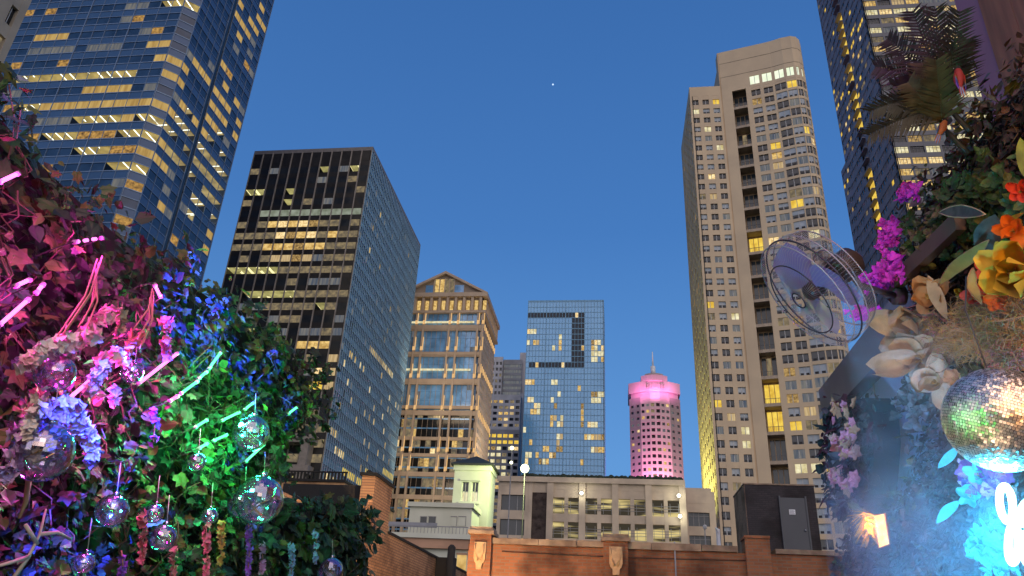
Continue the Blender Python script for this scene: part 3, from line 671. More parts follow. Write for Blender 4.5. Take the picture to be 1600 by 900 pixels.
for k in range(5):
    zt_ = ZJ - 2 - k * 4.02 - 1.55 - .9
    for q in range(3): rj.box(-10.8, 11.3, YJ - .1, YJ - .04, zt_ - q * .45, zt_ - q * .45 + .07, M['railJ'])
    for x in [(-10.9 + .7 + m * 1.39) for m in range(16)]: rj.box(x, x + .07, YJ - .16, YJ - .11, zt_ - 1.5, zt_ + .5, M['railJ'])
rj.build('railing', bJ.root)
# annex on its right
bJ.facade((11.95, YJ + 3), (16.6, YJ + 3), 26, ZJ - .6, 1, 5, lambda *a: 'dark', M['concJ'], pier=1.1, sp=1.5, depth=.5, top=2.6, style='bars', frame='railJ')
boxJ(16.1, 17.1, 26, ZJ - 1.2, 3.05, 14, M['concJ'])
boxJ(-20, 11.9, 0, ZJ - .2, 1.6, 24, M['concJ']); boxJ(12, 16.6, 0, ZJ - .8, 4.6, 24, M['concJ'])
M['hedgeJ'] = solid('rooftop_planting', (.03, .045, .03), .95, scale=2, bump=1)
tr = MB()
for k in range(150):
    x = -16 + k * .185; tr.ball((x, YJ + .6, ZJ + .2 + U(0, .25)), U(.2, .45), M['hedgeJ'], 6, 4)
bJ.finish(); tr.build('roof_planting', bJ.root)
for x, z in ((atY(1060, 776, YJ).x, atY(1060, 776, YJ).z), (atY(1062, 808, YJ).x, atY(1062, 808, YJ).z), (atY(909, 772, YJ).x, atY(909, 772, YJ).z)):
    t = thing('wall_lamp', (x, YJ - .8, z), {0: 'bright white lamp on the garage corner, upper one', }.get(0), 'lamp', 'lamps on the garage wall')
    mb = MB(); mb.ball((x, YJ - .9, z), .32, M['white'] if 0 else emit('lamp_globe', (1, 1, .8), 3.5), 10, 6); mb.build('globe', t)
    mb = MB(); mb.tube([(x, YJ - .9, z + .3), (x, YJ - .4, z + .5), (x, YJ - .35, z + .5)], .06, M['railJ']); mb.build('bracket', t)
    t['label'] = 'small white lamp high on the garage wall beside a lit deck' if x < 0 else ('upper bright white lamp at the right end of the garage' if z > 43 else 'lower bright white lamp at the right end of the garage')
    lamp('lamp_light', 'POINT', (x, YJ - 1.4, z), 160, (1, 1, .75), .3, parent=t)
M['tarp'] = solid('black_lamp_pole', (.02, .02, .022), .6)
# ------------------------------------------------------------------ street lamp glowing in front of the towers
lp = atY(820, 732, 88)
t = thing('street_lamp', (lp.x, 88, 0), 'street lamp with a very bright greenish white head beside the small white tower', 'street lamp')
mb = MB(); mb.tube([(lp.x, 88, 0), (lp.x, 88, lp.z - .3)], [.10, .05], M['tarp'], 8); mb.build('pole', t)
mb = MB(); mb.ball(lp, .5, emit('sodium_lamp_head', (1, 1, .5), 9), 12, 8); mb.build('lamp_head', t)
lamp('street_light', 'POINT', lp - Vector((0, .9, 0)), 4800, (.88, 1, .42), .4, parent=t)
lp2 = atY(800, 700, 120)
t = thing('street_lamp', (lp2.x, 120, 0), 'smaller street lamp on a tall pole left above the brightest lamp', 'street lamp')
mb = MB(); mb.tube([(lp2.x, 120, 0), (lp2.x, 120, lp2.z)], [.14, .08], M['railJ'], 8); mb.build('pole', t)
mb = MB(); mb.ball(lp2, .3, emit('lamp_head_pale', (1, 1, .6), 5), 12, 8); mb.ball(lp2 + Vector((0, 0, -2.4)), .26, emit('lamp_head_pale2', (1, 1, .6), 4), 12, 8); mb.build('lamp_head', t)

# ------------------------------------------------------------------ L: small white stucco tower with pyramid roof
M['stucco'] = solid('white_stucco', (.62, .64, .55), .8, c2=(.54, .56, .47), scale=.4)
M['roofL'] = solid('black_slate_roof', (.025, .03, .03), .6)
tL = thing('stucco_tower', (-17, 92, 0), 'small white stucco tower with a black pyramid roof and two arched windows', 'building')
mb = MB(); XL0, XL1, YL = -19.4, -15.0, 90; ZL1 = 41.0
wn0 = [(-18.35, -17.5), (-17.15, -16.3)]
mb.box(XL0, -18.35, YL, YL + .5, 20, ZL1, M['stucco']); mb.box(-17.5, -17.15, YL, YL + .5, 20, ZL1, M['stucco']); mb.box(-16.3, XL1, YL, YL + .5, 20, ZL1, M['stucco'])
for a, b in wn0:
    mb.box(a, b, YL + .004, YL + .5, 20, 36.9, M['stucco']); mb.box(a, b, YL + .004, YL + .5, 39.2, ZL1, M['stucco'])
mb.box(XL0, XL1, YL + .5, YL + 4.6, 0, ZL1, M['stucco']); mb.box(XL0 - .15, XL1 + .15, YL - .15, YL + 4.8, 40.6, 41.2, M['stucco']); mb.box(-18.6, -16.05, YL - .12, YL - .002, 39.35, 39.6, M['stucco']); mb.box(-18.6, -16.05, YL - .2, YL - .002, 36.6, 36.85, M['stucco'])
mb.build('wall', tL)
for a, b in wn0:
    w = MB(); w.box(a, b, YL + .3, YL + .34, 36.9, 39.2, M['litw']); w.box(a, b, YL + .26, YL + .29, 38.1, 39.2, M['gcond']); wd = w.build('window', tL)
    w = MB(); w.box((a + b) / 2 - .04, (a + b) / 2 + .04, YL + .2, YL + .25, 36.9, 39.2, M['stucco']); w.box(a, b, YL + .2, YL + .25, 38.0, 38.1, M['stucco']); w.box(a, a + .1, YL + .2, YL + .25, 36.9, 39.2, M['stucco']); w.box(b - .1, b, YL + .2, YL + .25, 36.9, 39.2, M['stucco']); sub(w.build('frame', tL), wd)
r = MB(); cx, cy = (XL0 + XL1) / 2, YL + 2.3; e = [(XL0 - .45, YL - .45), (XL1 + .45, YL - .45), (XL1 + .45, YL + 5.05), (XL0 - .45, YL + 5.05)]
r.mesh([(x, y, 41.2) for x, y in e] + [(x, y, 41.4) for x, y in e] + [(cx, cy, 42.9)], [(3, 2, 1, 0), (0, 1, 5, 4), (1, 2, 6, 5), (2, 3, 7, 6), (3, 0, 4, 7), (4, 5, 8), (5, 6, 8), (6, 7, 8), (7, 4, 8)], M['roofL']); r.build('roof', tL)
# low wing in front
tW = thing('stucco_wing', (-21, 86, 0), 'low white stucco building with a flat cornice in front of the white tower', 'building')
mb = MB(); y0 = 84; a_, b_ = atY(640, 800, y0), atY(738, 790, y0); zr = b_.z + .2
mb.box(a_.x, b_.x, y0, y0 + 5, 20, zr - .5, M['stucco']); mb.box(a_.x - .25, b_.x + .25, y0 - .3, y0 + 5, zr - .5, zr, M['stucco']); mb.build('wall', tW)
for px0, px1, m, nm in ((656, 667, 'gdark', 'window'), (669, 681, 'gcond', 'window'), (704, 714, 'stucco', 'door'), (716, 728, 'stucco', 'door')):
    w = MB(); p0, p1 = atY(px0, 822, y0), atY(px1, 808, y0); w.box(p0.x, p1.x, y0 - .06, y0 - .005, p0.z, p1.z, M[m])
    w.box(p0.x - .06, p1.x + .06, y0 - .1, y0 - .07, p1.z, p1.z + .08, M['railJ']); w.box(p1.x, p1.x + .05, y0 - .1, y0 - .07, p0.z, p1.z, M['railJ']); w.build(nm, tW)
# roof terrace with a rail and a salmon cornice, nearer
M['salmon'] = solid('salmon_cornice', (.5, .3, .2), .8, scale=.6)
M['greyP'] = solid('grey_painted_metal', (.28, .29, .33), .6)
tT = thing('terrace_building', (-15, 52, 0), 'low building with a railed roof terrace and salmon coloured cornice', 'building')
y0 = 50; p = [atY(q, r_, y0) for q, r_ in ((612, 835), (736, 850), (700, 822), (612, 822))]
zc_ = p[0].z + .1; mb = MB(); mb.box(p[0].x - 4, p[1].x, y0, y0 + 12, 10, zc_ - .9, M['stucco']); mb.box(p[0].x - 4, p[1].x + .1, y0 - .35, y0 + 12, zc_ - .9, zc_ - .3, M['salmon']); mb.box(p[0].x - 4, p[1].x + .2, y0 - .5, y0 + 12, zc_ - .3, zc_, M['stucco'])
mb.box(p[0].x - 4, p[2].x - .8, y0 + .2, y0 + .3, zc_ + .45, zc_ + .75, M['greyP']); mb.build('wall', tT)
mb = MB()
for k in range(28): x = p[0].x - 1 + k * .24; mb.box(x, x + .03, y0 + .2, y0 + .24, zc_, zc_ + .55, M['railJ'])
mb.box(p[0].x - 1, p[1].x - .3, y0 + .19, y0 + .25, zc_ + .5, zc_ + .56, M['railJ']); mb.build('railing', tT)
w = MB(); q = atY(722, 880, y0 - .1); w.box(q.x - .35, q.x + .25, y0 - .1, y0 - .04, q.z - 1.2, q.z + .5, M['lit']); w.box(q.x - .42, q.x + .32, y0 - .14, y0 - .11, q.z + .5, q.z + .62, M['salmon']); w.build('window', tT)

# ------------------------------------------------------------------ K: long brick parapet with stone shields, roof penthouse M
M['brickK'] = brick('red_brown_brick', (.32, .12, .055), (.24, .09, .042), (.2, .14, .1), 'x', bw=.21, bh=.07)
M['brickKy'] = brick('red_brown_brick_side', (.33, .13, .07), (.25, .095, .055), (.22, .17, .14), 'y', bw=.21, bh=.07)
M['coping'] = solid('weathered_stone_coping', (.34, .25, .18), .9, c2=(.16, .11, .08), scale=3)
M['shield'] = solid('tan_terracotta_ornament', (.55, .36, .2), .8, c2=(.42, .26, .14), scale=8, bump=.6)
K0, YK, ZK = -3.4, 18, 23.92
tK = thing('parapet_wall', (0, 18, 0), 'long red brown brick parapet with tan stone shields on its piers, across the bottom', 'wall')
mb = MB(); mb.box(K0, 9.5, YK, YK + .45, 0, ZK - .14, M['brickK']); mb.box(K0, K0 + .4, YK + .45, YK + 22, 0, ZK - .14, M['brickKy']); mb.build('wall', tK)
mb = MB(); x = K0 + .5
while x < 2.7:
    w_ = U(.75, 1.15); mb.box(x, min(x + w_, 2.75) - .012, YK - .06, YK + .5, ZK - .135 + U(-.008, .008), ZK + U(-.006, .012), M['coping']); x += w_
mb.box(3.55, 9.5, YK - .05, YK + .5, ZK - .13, ZK - .03, M['coping']); mb.build('coping', tK)
for px0, px1, top_, sh in ((736, 769, .16, 1), (943, 981, .10, 1), (1163, 1201, .27, 0)):
    xa, xb = atY(px0, 850, YK).x, atY(px1, 850, YK).x
    p_ = MB(); p_.box(xa, xb, YK - .14, YK - .003, 19, ZK + top_ - .1, M['brickK']); p_.box(xa + .02, xb - .02, YK, YK + .5, ZK - .1, ZK + top_ - .1, M['brickK'])
    pr = p_.build('pier', tK); c_ = MB()
    if sh: c_.box(xa - .06, xb + .06, YK - .22, YK + .55, ZK + top_ - .1, ZK + top_ - .02, M['coping']); c_.box(xa - .02, xb + .02, YK - .18, YK + .5, ZK + top_ - .02, ZK + top_ + .06, M['coping']); sub(c_.build('capstone', tK), pr)
    else: c_.box(xa - .01, xb + .01, YK - .17, YK + .5, ZK + top_ - .1, ZK + top_ - .04, M['brickK']); sub(c_.build('capstone', tK), pr)
    if sh:
        s_ = MB(); xm = (xa + xb) / 2; w_ = (xb - xa) * .27
        prism(s_, [(xm - w_, ZK - .12), (xm - w_, ZK - .48), (xm - w_ * .8, ZK - .56), (xm - w_ * .55, ZK - .60), (xm - w_ * .5, ZK - .72), (xm + w_ * .5, ZK - .72), (xm + w_ * .55, ZK - .60), (xm + w_ * .8, ZK - .56), (xm + w_, ZK - .48), (xm + w_, ZK - .12)], YK - .20, YK - .143, M['shield'])
        prism(s_, [(xm - w_ * .55, ZK - .18), (xm - w_ * .6, ZK - .36), (xm, ZK - .52), (xm + w_ * .6, ZK - .36), (xm + w_ * .55, ZK - .18), (xm, ZK - .24)], YK - .235, YK - .202, M['shield'])
        for e_ in (-1, 1): s_.tube([(xm + e_ * w_ * .8, YK - .2, ZK - .15), (xm + e_ * w_ * .65, YK - .22, ZK - .35), (xm + e_ * w_ * .25, YK - .21, ZK - .55)], .018, M['shield'])
        sub(s_.build('shield', tK), pr)
mb = MB(); mb.box(K0 + .4, 9.5, YK + .45, YK + 22, 22.6, 22.8, M['roofing']); mb.box(9.1, 9.5, YK + .45, YK + 22, 0, 22.6, M['brickKy']); mb.build('roof', tK)
M['brickM'] = brick('black_brown_brick', (.05, .04, .045), (.035, .03, .035), (.03, .027, .03), 'x', bw=.21, bh=.07)
M['brickMy'] = brick('worn_brick_side', (.30, .18, .12), (.22, .13, .09), (.2, .16, .13), 'y', bw=.21, bh=.07)
M['doorM'] = solid('dark_grey_steel_door', (.06, .065, .08), .45, c2=(.05, .055, .07))
tM = thing('roof_penthouse', (5.8, 28, 22.8), 'dark brick rooftop stair house with a grey steel door', 'penthouse')
X0, X1, YM, ZM = 4.68, 7.08, 28, 27.3
mb = MB(); mb.box(X0, X1, YM, YM + .25, 22.8, ZM, M['brickM']); mb.box(X0 - .02, X0 + .25, YM + .01, YM + 2.6, 22.8, ZM - .01, M['brickMy']); mb.box(X1 - .25, X1, YM + .25, YM + 2.6, 22.8, ZM - .01, M['brickMy'])
mb.box(X0 + .25, X1 - .25, YM + 2.3, YM + 2.6, 22.8, ZM - .01, M['brickM']); mb.build('wall', tM)
mb = MB(); mb.box(X0 - .04, X1 + .04, YM - .03, YM + 2.63, ZM, ZM + .05, M['coping']); mb.build('roof', tM)
mb = MB(); d0, d1 = 5.87, 6.70; mb.box(d0, d1, YM - .06, YM - .004, 24.6, 26.86, M['doorM']); dr = mb.build('door', tM)
mb = MB(); mb.box(d0 - .06, d0 - .003, YM - .08, YM - .004, 24.6, 26.92, M['doorM']); mb.box(d1 + .003, d1 + .06, YM - .08, YM - .004, 24.6, 26.92, M['doorM']); sub(mb.build('frame', tM), dr)
M['signW'] = solid('white_sign_plate', (.75, .76, .8), .5); M['ink'] = solid('grey_sign_ink', (.2, .2, .25), .6)
mb = MB(); mb.box(6.12, 6.33, YM - .075, YM - .062, 26.28, 26.45, M['signW'])
for k in range(4): mb.box(6.14, 6.30 - .02 * (k % 2), YM - .078, YM - .0755, 26.31 + k * .033, 26.322 + k * .033, M['ink'])
sub(mb.build('sign', tM), dr)
mb = MB(); mb.ball((6.6, YM - .1, 25.75), .035, M['greyP'], 8, 6); sub(mb.build('handle', tM), dr)
mb = MB(); mb.tube([(-2.6, YK - .03, ZK - .30), (.1, YK - .03, ZK - .335), (2.9, YK - .03, ZK - .30)], .008, M['tar'], 5); mb.tube([(1.35, YK - .04, ZK + .05), (1.35, YK - .04, 20)], .018, M['greyP'], 6); mb.build('conduit', tK)
for xq, zq, nm_, lab_ in ((8.3, 23.9, 'roof_vent', 'grey gooseneck vent on the brick roof right of the stair house'),):
    t = thing(nm_, (xq, 26, 22.8), lab_, 'vent'); mb = MB(); mb.tube([(xq, 26, 22.8), (xq, 26, zq), (xq + .12, 25.9, zq + .15), (xq + .22, 25.8, zq)], .07, M['greyP'], 8); mb.build('pipe', t)
for k_, (xq, w_, hh, lab_) in enumerate(((-6.5, 3.0, 1.3, 'wide grey air handling unit on the garage roof, left one'), (4.5, 2.2, 1.7, 'tall grey air handling unit on the garage roof, right one'))):
    t = thing('air_unit', (xq, 140, ZJ - .2), lab_, 'air handler', 'air units on the garage roof'); mb = MB(); mb.box(xq, xq + w_, 138, 141, ZJ - .2, ZJ + hh, M['greyP']); mb.build('housing', t)
    for j_ in range(3): mb = MB(); mb.box(xq + .2, xq + w_ - .2, 137.9, 137.99, ZJ + .2 + j_ * .35, ZJ + .38 + j_ * .35, M['railJ']); mb.build('louver', t)
# a white satellite dish and vent on the brick roof
M['whiteP'] = solid('white_paint', (.7, .7, .72), .5)
q = atY(1122, 834, 34); t = thing('roof_vent', (q.x, 34, 22.8), 'white rooftop vent cowl behind the brick parapet', 'vent')
mb = MB(); mb.tube([(q.x, 34, 22.8), (q.x, 34, q.z)], .09, M['whiteP'], 8); mb.build('pipe', t)
mb = MB(); mb.tube([(q.x, 34, q.z), (q.x, 34, q.z + .15), (q.x - .1, 33.95, q.z + .25)], [.10, .10, .02], M['whiteP'], 6, smooth=False); mb.build('cowl', t)
q = atY(1101, 824, 34); t = thing('satellite_dish', (q.x, 34, 22.8), 'small white satellite dish on a mast behind the brick parapet', 'dish')
mb = MB(); mb.tube([(q.x, 34, 22.8), (q.x, 34, q.z)], .025, M['railJ'], 6); mb.build('mast', t)
mb = MB(); mb.ball((q.x, 33.9, q.z), .11, M['whiteP'], 12, 8, sc=(.8, .18, 1), rot=Matrix.Rotation(.5, 3, 'X')); mb.build('dish', t)

# ------------------------------------------------------------------ N: brown brick side wall rising in steps; O: stone corniced house
M['brickN'] = brick('orange_brown_brick', (.5, .27, .13), (.38, .2, .1), (.16, .1, .07), 'y', bw=.21, bh=.07)
XN = -6.0; tN = thing('side_wall', (-6, 20, 0), 'orange brown brick gable wall stepping down beside the leafy hedge', 'wall')
mb = MB(); mb.box(XN - .35, XN, 18.4, 20.0, 18, 25.37, M['brickN']); mb.box(XN - .35, XN, 20.0, 33, 18, 24.18, M['brickN']); mb.box(XN - .35, XN, 12, 18.4, 18, 24.0, M['brickN']); mb.build('wall', tN)
mb = MB(); mb.box(XN - .4, XN + .05, 18.35, 20.05, 25.37, 25.45, M['tar']); mb.tube([(XN - .2, 18.4, 25.47), (XN - .2, 20, 25.47)], .06, M['tar']); mb.box(XN - .4, XN + .04, 20.06, 33, 24.18, 24.25, M['tar']); mb.build('coping', tN)
mb = MB(); mb.box(XN - 2.6, XN - .36, 18.8, 19.2, 18, 25.2, M['tar']); mb.box(XN - 2.5, XN - .36, 21, 33, 18, 23.8, M['tar']); mb.build('shade_black_side', tN)  # shaded front of the tall block put in as black colour
mb = MB(); mb.box(XN - 1.9, XN - 1.3, 18.3, 18.75, 24.0, 24.55, M['greyP']); mb.tube([(XN - 1.6, 18.3, 24.5), (XN - 1.0, 18.2, 24.15)], .05, M['greyP']); mb.build('duct', tN)
lamp('alley_lamp', 'AREA', (-3.6, 14.5, 21.0), 520, (1, .62, .3), .5, aim=(-6, 20, 23.6))
t = thing('tarred_wall', (-3.8, 26, 0), 'black tarred wall with a round topped post, right of the brick side wall', 'wall')
mb = MB(); a, b = atY(672, 865, 26), atY(712, 860, 26); mb.box(a.x, b.x, 26, 26.3, 18, a.z - .1, M['tar']); mb.build('wall', t)
mb = MB(); q = atY(706, 855, 25.8); mb.tube([(q.x, 25.8, 18), (q.x, 25.8, q.z), (q.x, 25.8, q.z + .08)], [.13, .13, .06], M['tar'], 10); mb.build('post', t)
M['stoneO'] = solid('orange_tan_cornice_stone', (.62, .36, .18), .85, c2=(.3, .17, .09), scale=1.5, bump=.3)
tO = thing('cornice_house', (-28, 65, 0), 'orange tan stone house top with heavy cornice seen over the hedge', 'building')
mb = MB(); mb.box(-34, -22.4, 60.3, 75, 0, 32.0, M['stoneO']); mb.box(-34, -22.1, 59.9, 75, 32.0, 33.05, M['stoneO']); mb.box(-34, -22.2, 60.05, 60.25, 31.2, 31.5, M['stoneO']); mb.box(-34, -22.0, 59.7, 75, 33.05, 33.25, M['tar']); mb.box(-34, -22.3, 59.6, 60.28, 30.2, 30.7, M['stoneO']); mb.build('wall', tO)
mb = MB()
for k in range(30): x = -31 + k * .3; mb.box(x, x + .12, 60.2, 60.35, 33.25, 33.9, M['tar'])
mb.box(-31, -22.1, 60.18, 60.36, 33.9, 34.0, M['tar']); mb.build('railing', tO)
# moonlike bright planet
t = MB(); t.ball(atY(864, 132, 5200), 8.0, emit('planet_light', (.55, .75, 1), 1.4), 8, 6); tag(t.build('planet'), 'tiny bright planet alone in the blue sky', 'planet')
# ================================================================== the roof terrace in front
TZ = 20.0
o = MB(); o.box(-3.0, 3.4, -6, 9.6, 19.6, TZ, M['deck'] if False else M['pave']); o.box(-2.9, 3.3, -5.9, 9.5, 0, 19.6, M['brickD']); o = o.build('terrace'); o['kind'] = 'structure'

t = thing('added_back_shelter', (0, -3.4, TZ), 'unseen dark shelter added behind the camera to dim and reflect', 'building')  # added behind the camera to darken the foreground and feed reflections
M['shelterw'] = solid('added_shelter_dark', (.08, .05, .04), .7, scale=3, stretch=(1, 1, .2))
mb = MB(); mb.box(-2.9, 3.3, -3.8, -3.6, TZ, 24.6, M['shelterw']); mb.box(-2.9, 3.3, -3.6, -1.6, 24.45, 24.6, M['shelterw']); mb.build('wall', t)
mb = MB(); mb.box(-2.4, 2.8, -1.75, -1.65, 24.3, 24.4, emit('warm_fill_strip', (1, .6, .4), 3)); mb.build('fill_strip', t)  # added glowing strip that goes with the fill light
lamp('hedge_fill', 'AREA', (0.2, -1.7, 24.25), 130, (1, .66, .44), 3, aim=(.4, 5, 22.8), parent=t)  # unseen warm fill added for both hedges
# ------------------------------------------------------------------ leaves
def leafmat(name, c, c2=None, rough=.45):
    m, nt, b = newmat(name); b.inputs['Roughness'].default_value = rough; b.inputs['Specular IOR Level'].default_value = .25
    gi = nt.nodes.new('ShaderNodeTexCoord')
    col, _ = mix_noise(nt, c2 or tuple(x * .5 for x in c), c, 14, detail=2); nt.links.new(col, b.inputs['Base Color'])
    return m
LM = {}
for nm, c in (('dark', (.035, .05, .035)), ('olive', (.11, .12, .035)), ('teal', (.03, .09, .06)), ('mid', (.05, .10, .03)), ('brown', (.075, .05, .045)), ('wine', (.09, .025, .035)), ('grey', (.10, .11, .10)), ('box', (.045, .04, .025)), ('lime', (.2, .26, .04))):
    LM[nm] = leafmat('leaf_' + nm, c)
def rv(): return Vector((random.gauss(0, 1), random.gauss(0, 1), random.gauss(0, 1))).normalized()
def leaf(mb, p, d, n, L, W, m, curl=.15):
    d = d.normalized(); s_ = d.cross(n).normalized(); n = s_.cross(d)
    b = p; mid = p + d * L * .5 - n * W * .18; tip = p + d * L - n * L * curl
    l1 = p + d * L * .28 + s_ * W * .46; l2 = p + d * L * .62 + s_ * W * .40 - n * L * curl * .3
    r1 = p + d * L * .28 - s_ * W * .46; r2 = p + d * L * .62 - s_ * W * .40 - n * L * curl * .3
    mb.mesh([b, l1, l2, tip, r2, r1, mid], [(0, 6, 3, 2, 1), (0, 5, 4, 3, 6)], m, False)
def ivy(mb, p, d, n, L, W, m, curl=.15):
    d = d.normalized(); s_ = d.cross(n).normalized(); n = s_.cross(d)
    def q(x, y, e): return p + d * L * y + s_ * W * x * e - n * (L * curl * y * y + W * .35 * x * x)
    mid = p + d * L * .45 - n * W * .12; tip = q(0, 1, 1)
    for e in (1, -1):
        o_ = [p, q(.30, -.10, e), q(.52, .16, e), q(.36, .34, e), q(.56, .62, e), q(.22, .66, e), tip, mid]
        mb.mesh(o_, [tuple(range(8)) if e < 0 else tuple(reversed(range(8)))], m, False)
def slim(mb, p, d, n, L, W, m, curl=.15): leaf(mb, p, d, n, L * 1.25, W * .42, m, curl * 1.6)
def inpoly(x, y, P):
    c = False; j = len(P) - 1
    for i in range(len(P)):
        if (P[i][1] > y) != (P[j][1] > y) and x < (P[j][0] - P[i][0]) * (y - P[i][1]) / (P[j][1] - P[i][1]) + P[i][0]: c = not c
        j = i
    return c
def leafwall(name, X, sgn, poly, count, size, mats, label, depth=.22, cat='hedge', backing=True, bump_=.12):
    """a planted wall standing in the plane x = X, leaves facing the terrace (sgn = +1 faces +x)"""
    ys = [p[0] for p in poly]; zs_ = [p[1] for p in poly]
    kinds = (ivy, leaf, slim) if sgn > 0 else (leaf, slim, ivy)
    root = thing(name, (X, sum(ys) / len(ys), TZ), label, cat)
    mb = MB(); k = 0; names = list(mats)
    while k < count:
        y, z = U(min(ys) - .05, max(ys) + .05), U(min(zs_), max(zs_) + .08)
        if not inpoly(y + random.gauss(0, .035), z + random.gauss(0, .035), poly): continue
        k += 1
        bulge = bump_ * (math.sin(y * 7.3 + z * 3.1) * math.sin(z * 8.7 - y * 2.3) + .5 * math.sin(y * 19 + z * 13))
        x = X + sgn * (bulge + U(-depth, depth * .4))
        d = Vector((sgn * U(.0, .9), random.gauss(0, .7), U(-1, .5))); n = Vector((sgn * U(.3, 1), random.gauss(0, .5), U(-.1, .9)))
        cl = math.sin(y * 3.1 + 1) + math.sin(z * 4.7 + y) + random.gauss(0, .8)
        i = max(0, min(len(names) - 1, int((cl + 2.6) / 5.2 * len(names))))
        s_ = size * (U(.5, 1.15) if random.random() < .85 else U(1.2, 1.7)); random.choices(kinds, (5, 4, 1))[0](mb, Vector((x, y, z)), d, n, s_, s_ * U(.6, .95), LM[names[i]], U(0, .35))
    mb.build('leaves', root); st = MB()
    for k in range(int(count / 130)):
        y, z = U(min(ys), max(ys)), U(min(zs_), max(zs_)); P_ = []
        for q in range(9):
            if not inpoly(y, z, poly): break
            P_.append((X + sgn * (bump_ * math.sin(y * 7.3 + z * 3.1) * math.sin(z * 8.7 - y * 2.3) + U(.0, .09)), y, z)); y += random.gauss(.0, .06); z -= U(.02, .11)
        if len(P_) > 3: st.tube(P_, [.004] * (len(P_) - 1) + [.001], FMS, 4, caps=False)
    st.build('vine_stems', root, 'stuff')
    if backing:
        b = MB(); ins = [(y, z) for y, z in poly]; cy, cz = sum(ys) / len(ys), sum(zs_) / len(zs_)
        k = len(ins); sh = [(cy + (y - cy) * .965, cz + (z - cz) * .955) for y, z in ins]
        x0, x1 = X - sgn * (depth + .12), X - sgn * depth * .55
        b.mesh([(x0, y, z) for y, z in sh] + [(x1, y, z) for y, z in sh], [tuple(range(k)), tuple(reversed(range(k, 2 * k)))] + [(i, k + i, k + (i + 1) % k, (i + 1) % k) for i in range(k)], M['soil'])
        b.build('backing', root)
    return root
FMS = solid('woody_vine_stem', (.11, .075, .045), .8)
LM['rbrown'] = leafmat('leaf_rbrown', (.13, .07, .055)); LM['box'] = leafmat('leaf_boxb', (.075, .05, .04))
M['soil'] = solid('dark_planter_felt', (.015, .014, .012), .95, scale=4)
XH_ = -2.4
PL = [(1.2, 20.2), (1.2, 23.62), (2.1, 23.6), (2.4, 23.55), (2.8, 23.52), (3.2, 23.52), (3.9, 23.60), (4.7, 23.62), (5.45, 23.66), (5.75, 23.45), (5.6, 23.1), (5.2, 22.95), (5.05, 22.5), (5.0, 20.2)]
leafwall('ivy_hedge', XH_, 1, PL, 23000, .062, ('dark', 'brown', 'dark', 'mid', 'olive', 'dark', 'teal', 'olive'), 'tall dark leafy vine wall hung with pink and green neon sticks and glass balls')
PL2 = [(4.9, 20.2), (4.9, 22.45), (5.6, 22.6), (6.3, 22.74), (7.0, 22.86), (7.45, 22.92), (7.6, 22.7), (7.62, 20.2)]
leafwall('low_hedge', XH_ - .05, 1, PL2, 5200, .10, ('dark', 'teal', 'mid', 'teal', 'dark', 'olive'), 'lower bluish green leafy hedge beside the orange brick side wall', bump_=.06)

# ------------------------------------------------------------------ neon sticks on the left hedge
E_ = {'pink': emit('pink_neon', (1, .18, .75), 3.2), 'green': emit('green_neon', (.12, 1, .4), 2.6)}
LC = {'pink': (1, .03, .62), 'green': (.02, 1, .22), 'blue': (.02, .04, 1), 'red': (1, .1, .1), 'violet': (.5, .1, 1)}
def onX(px, py, X): return atX(px, py, X)
sticks = [('pink', 0, 507, 42, 470, 9, 'longest pink neon stick at the photo edge'), ('pink', 26, 446, 44, 438, 4, 'short pink neon stick above the long one at the photo edge'), ('pink', 58, 456, 66, 446, 3, 'tiny pink neon stick right of the edge sticks'),
          ('pink', 0, 284, 26, 272, 8, 'pink neon stick high in the dark leaves at the photo edge'), ('pink', 106, 624, 154, 583, 9, 'bright pink neon stick above the big lavender blossom cluster'), ('pink', 217, 599, 276, 553, 8, 'bright pink neon stick in the middle of the vine wall'),
          ('pink', 242, 446, 250, 462, 3.5, 'short pink neon stick standing steeply near the upper twig bundle'), ('pink', 266, 626, 276, 620, 2.5, 'tiny pink neon stick below the middle pink one'), ('pink', 118, 378, 158, 372, 3, 'row of pink points high on the vine wall'),
          ('green', 284, 614, 307, 597, 5, 'lower left green neon stick in the bright green patch'), ('green', 312, 590, 322, 582, 3, 'very short green neon stick between two longer ones'), ('green', 328, 574, 344, 552, 5, 'steep green neon stick at the top of the green patch'),
          ('green', 349, 656, 372, 645, 4, 'green neon stick just above the upper glass ball'), ('green', 383, 639, 395, 630, 3, 'short green neon stick up and right of the upper glass ball'), ('green', 451, 646, 463, 637, 3, 'green neon stick farthest right near the building'),
          ('green', 306, 667, 322, 657, 4, 'green neon stick left of the upper glass ball'), ('green', 335, 688, 353, 680, 3.5, 'green neon stick at the lower left of the upper glass ball'), ('green', 384, 721, 412, 695, 6, 'long green neon stick below the upper glass ball'), ('green', 312, 700, 322, 694, 2.5, 'faint green neon stick low in the green patch')]
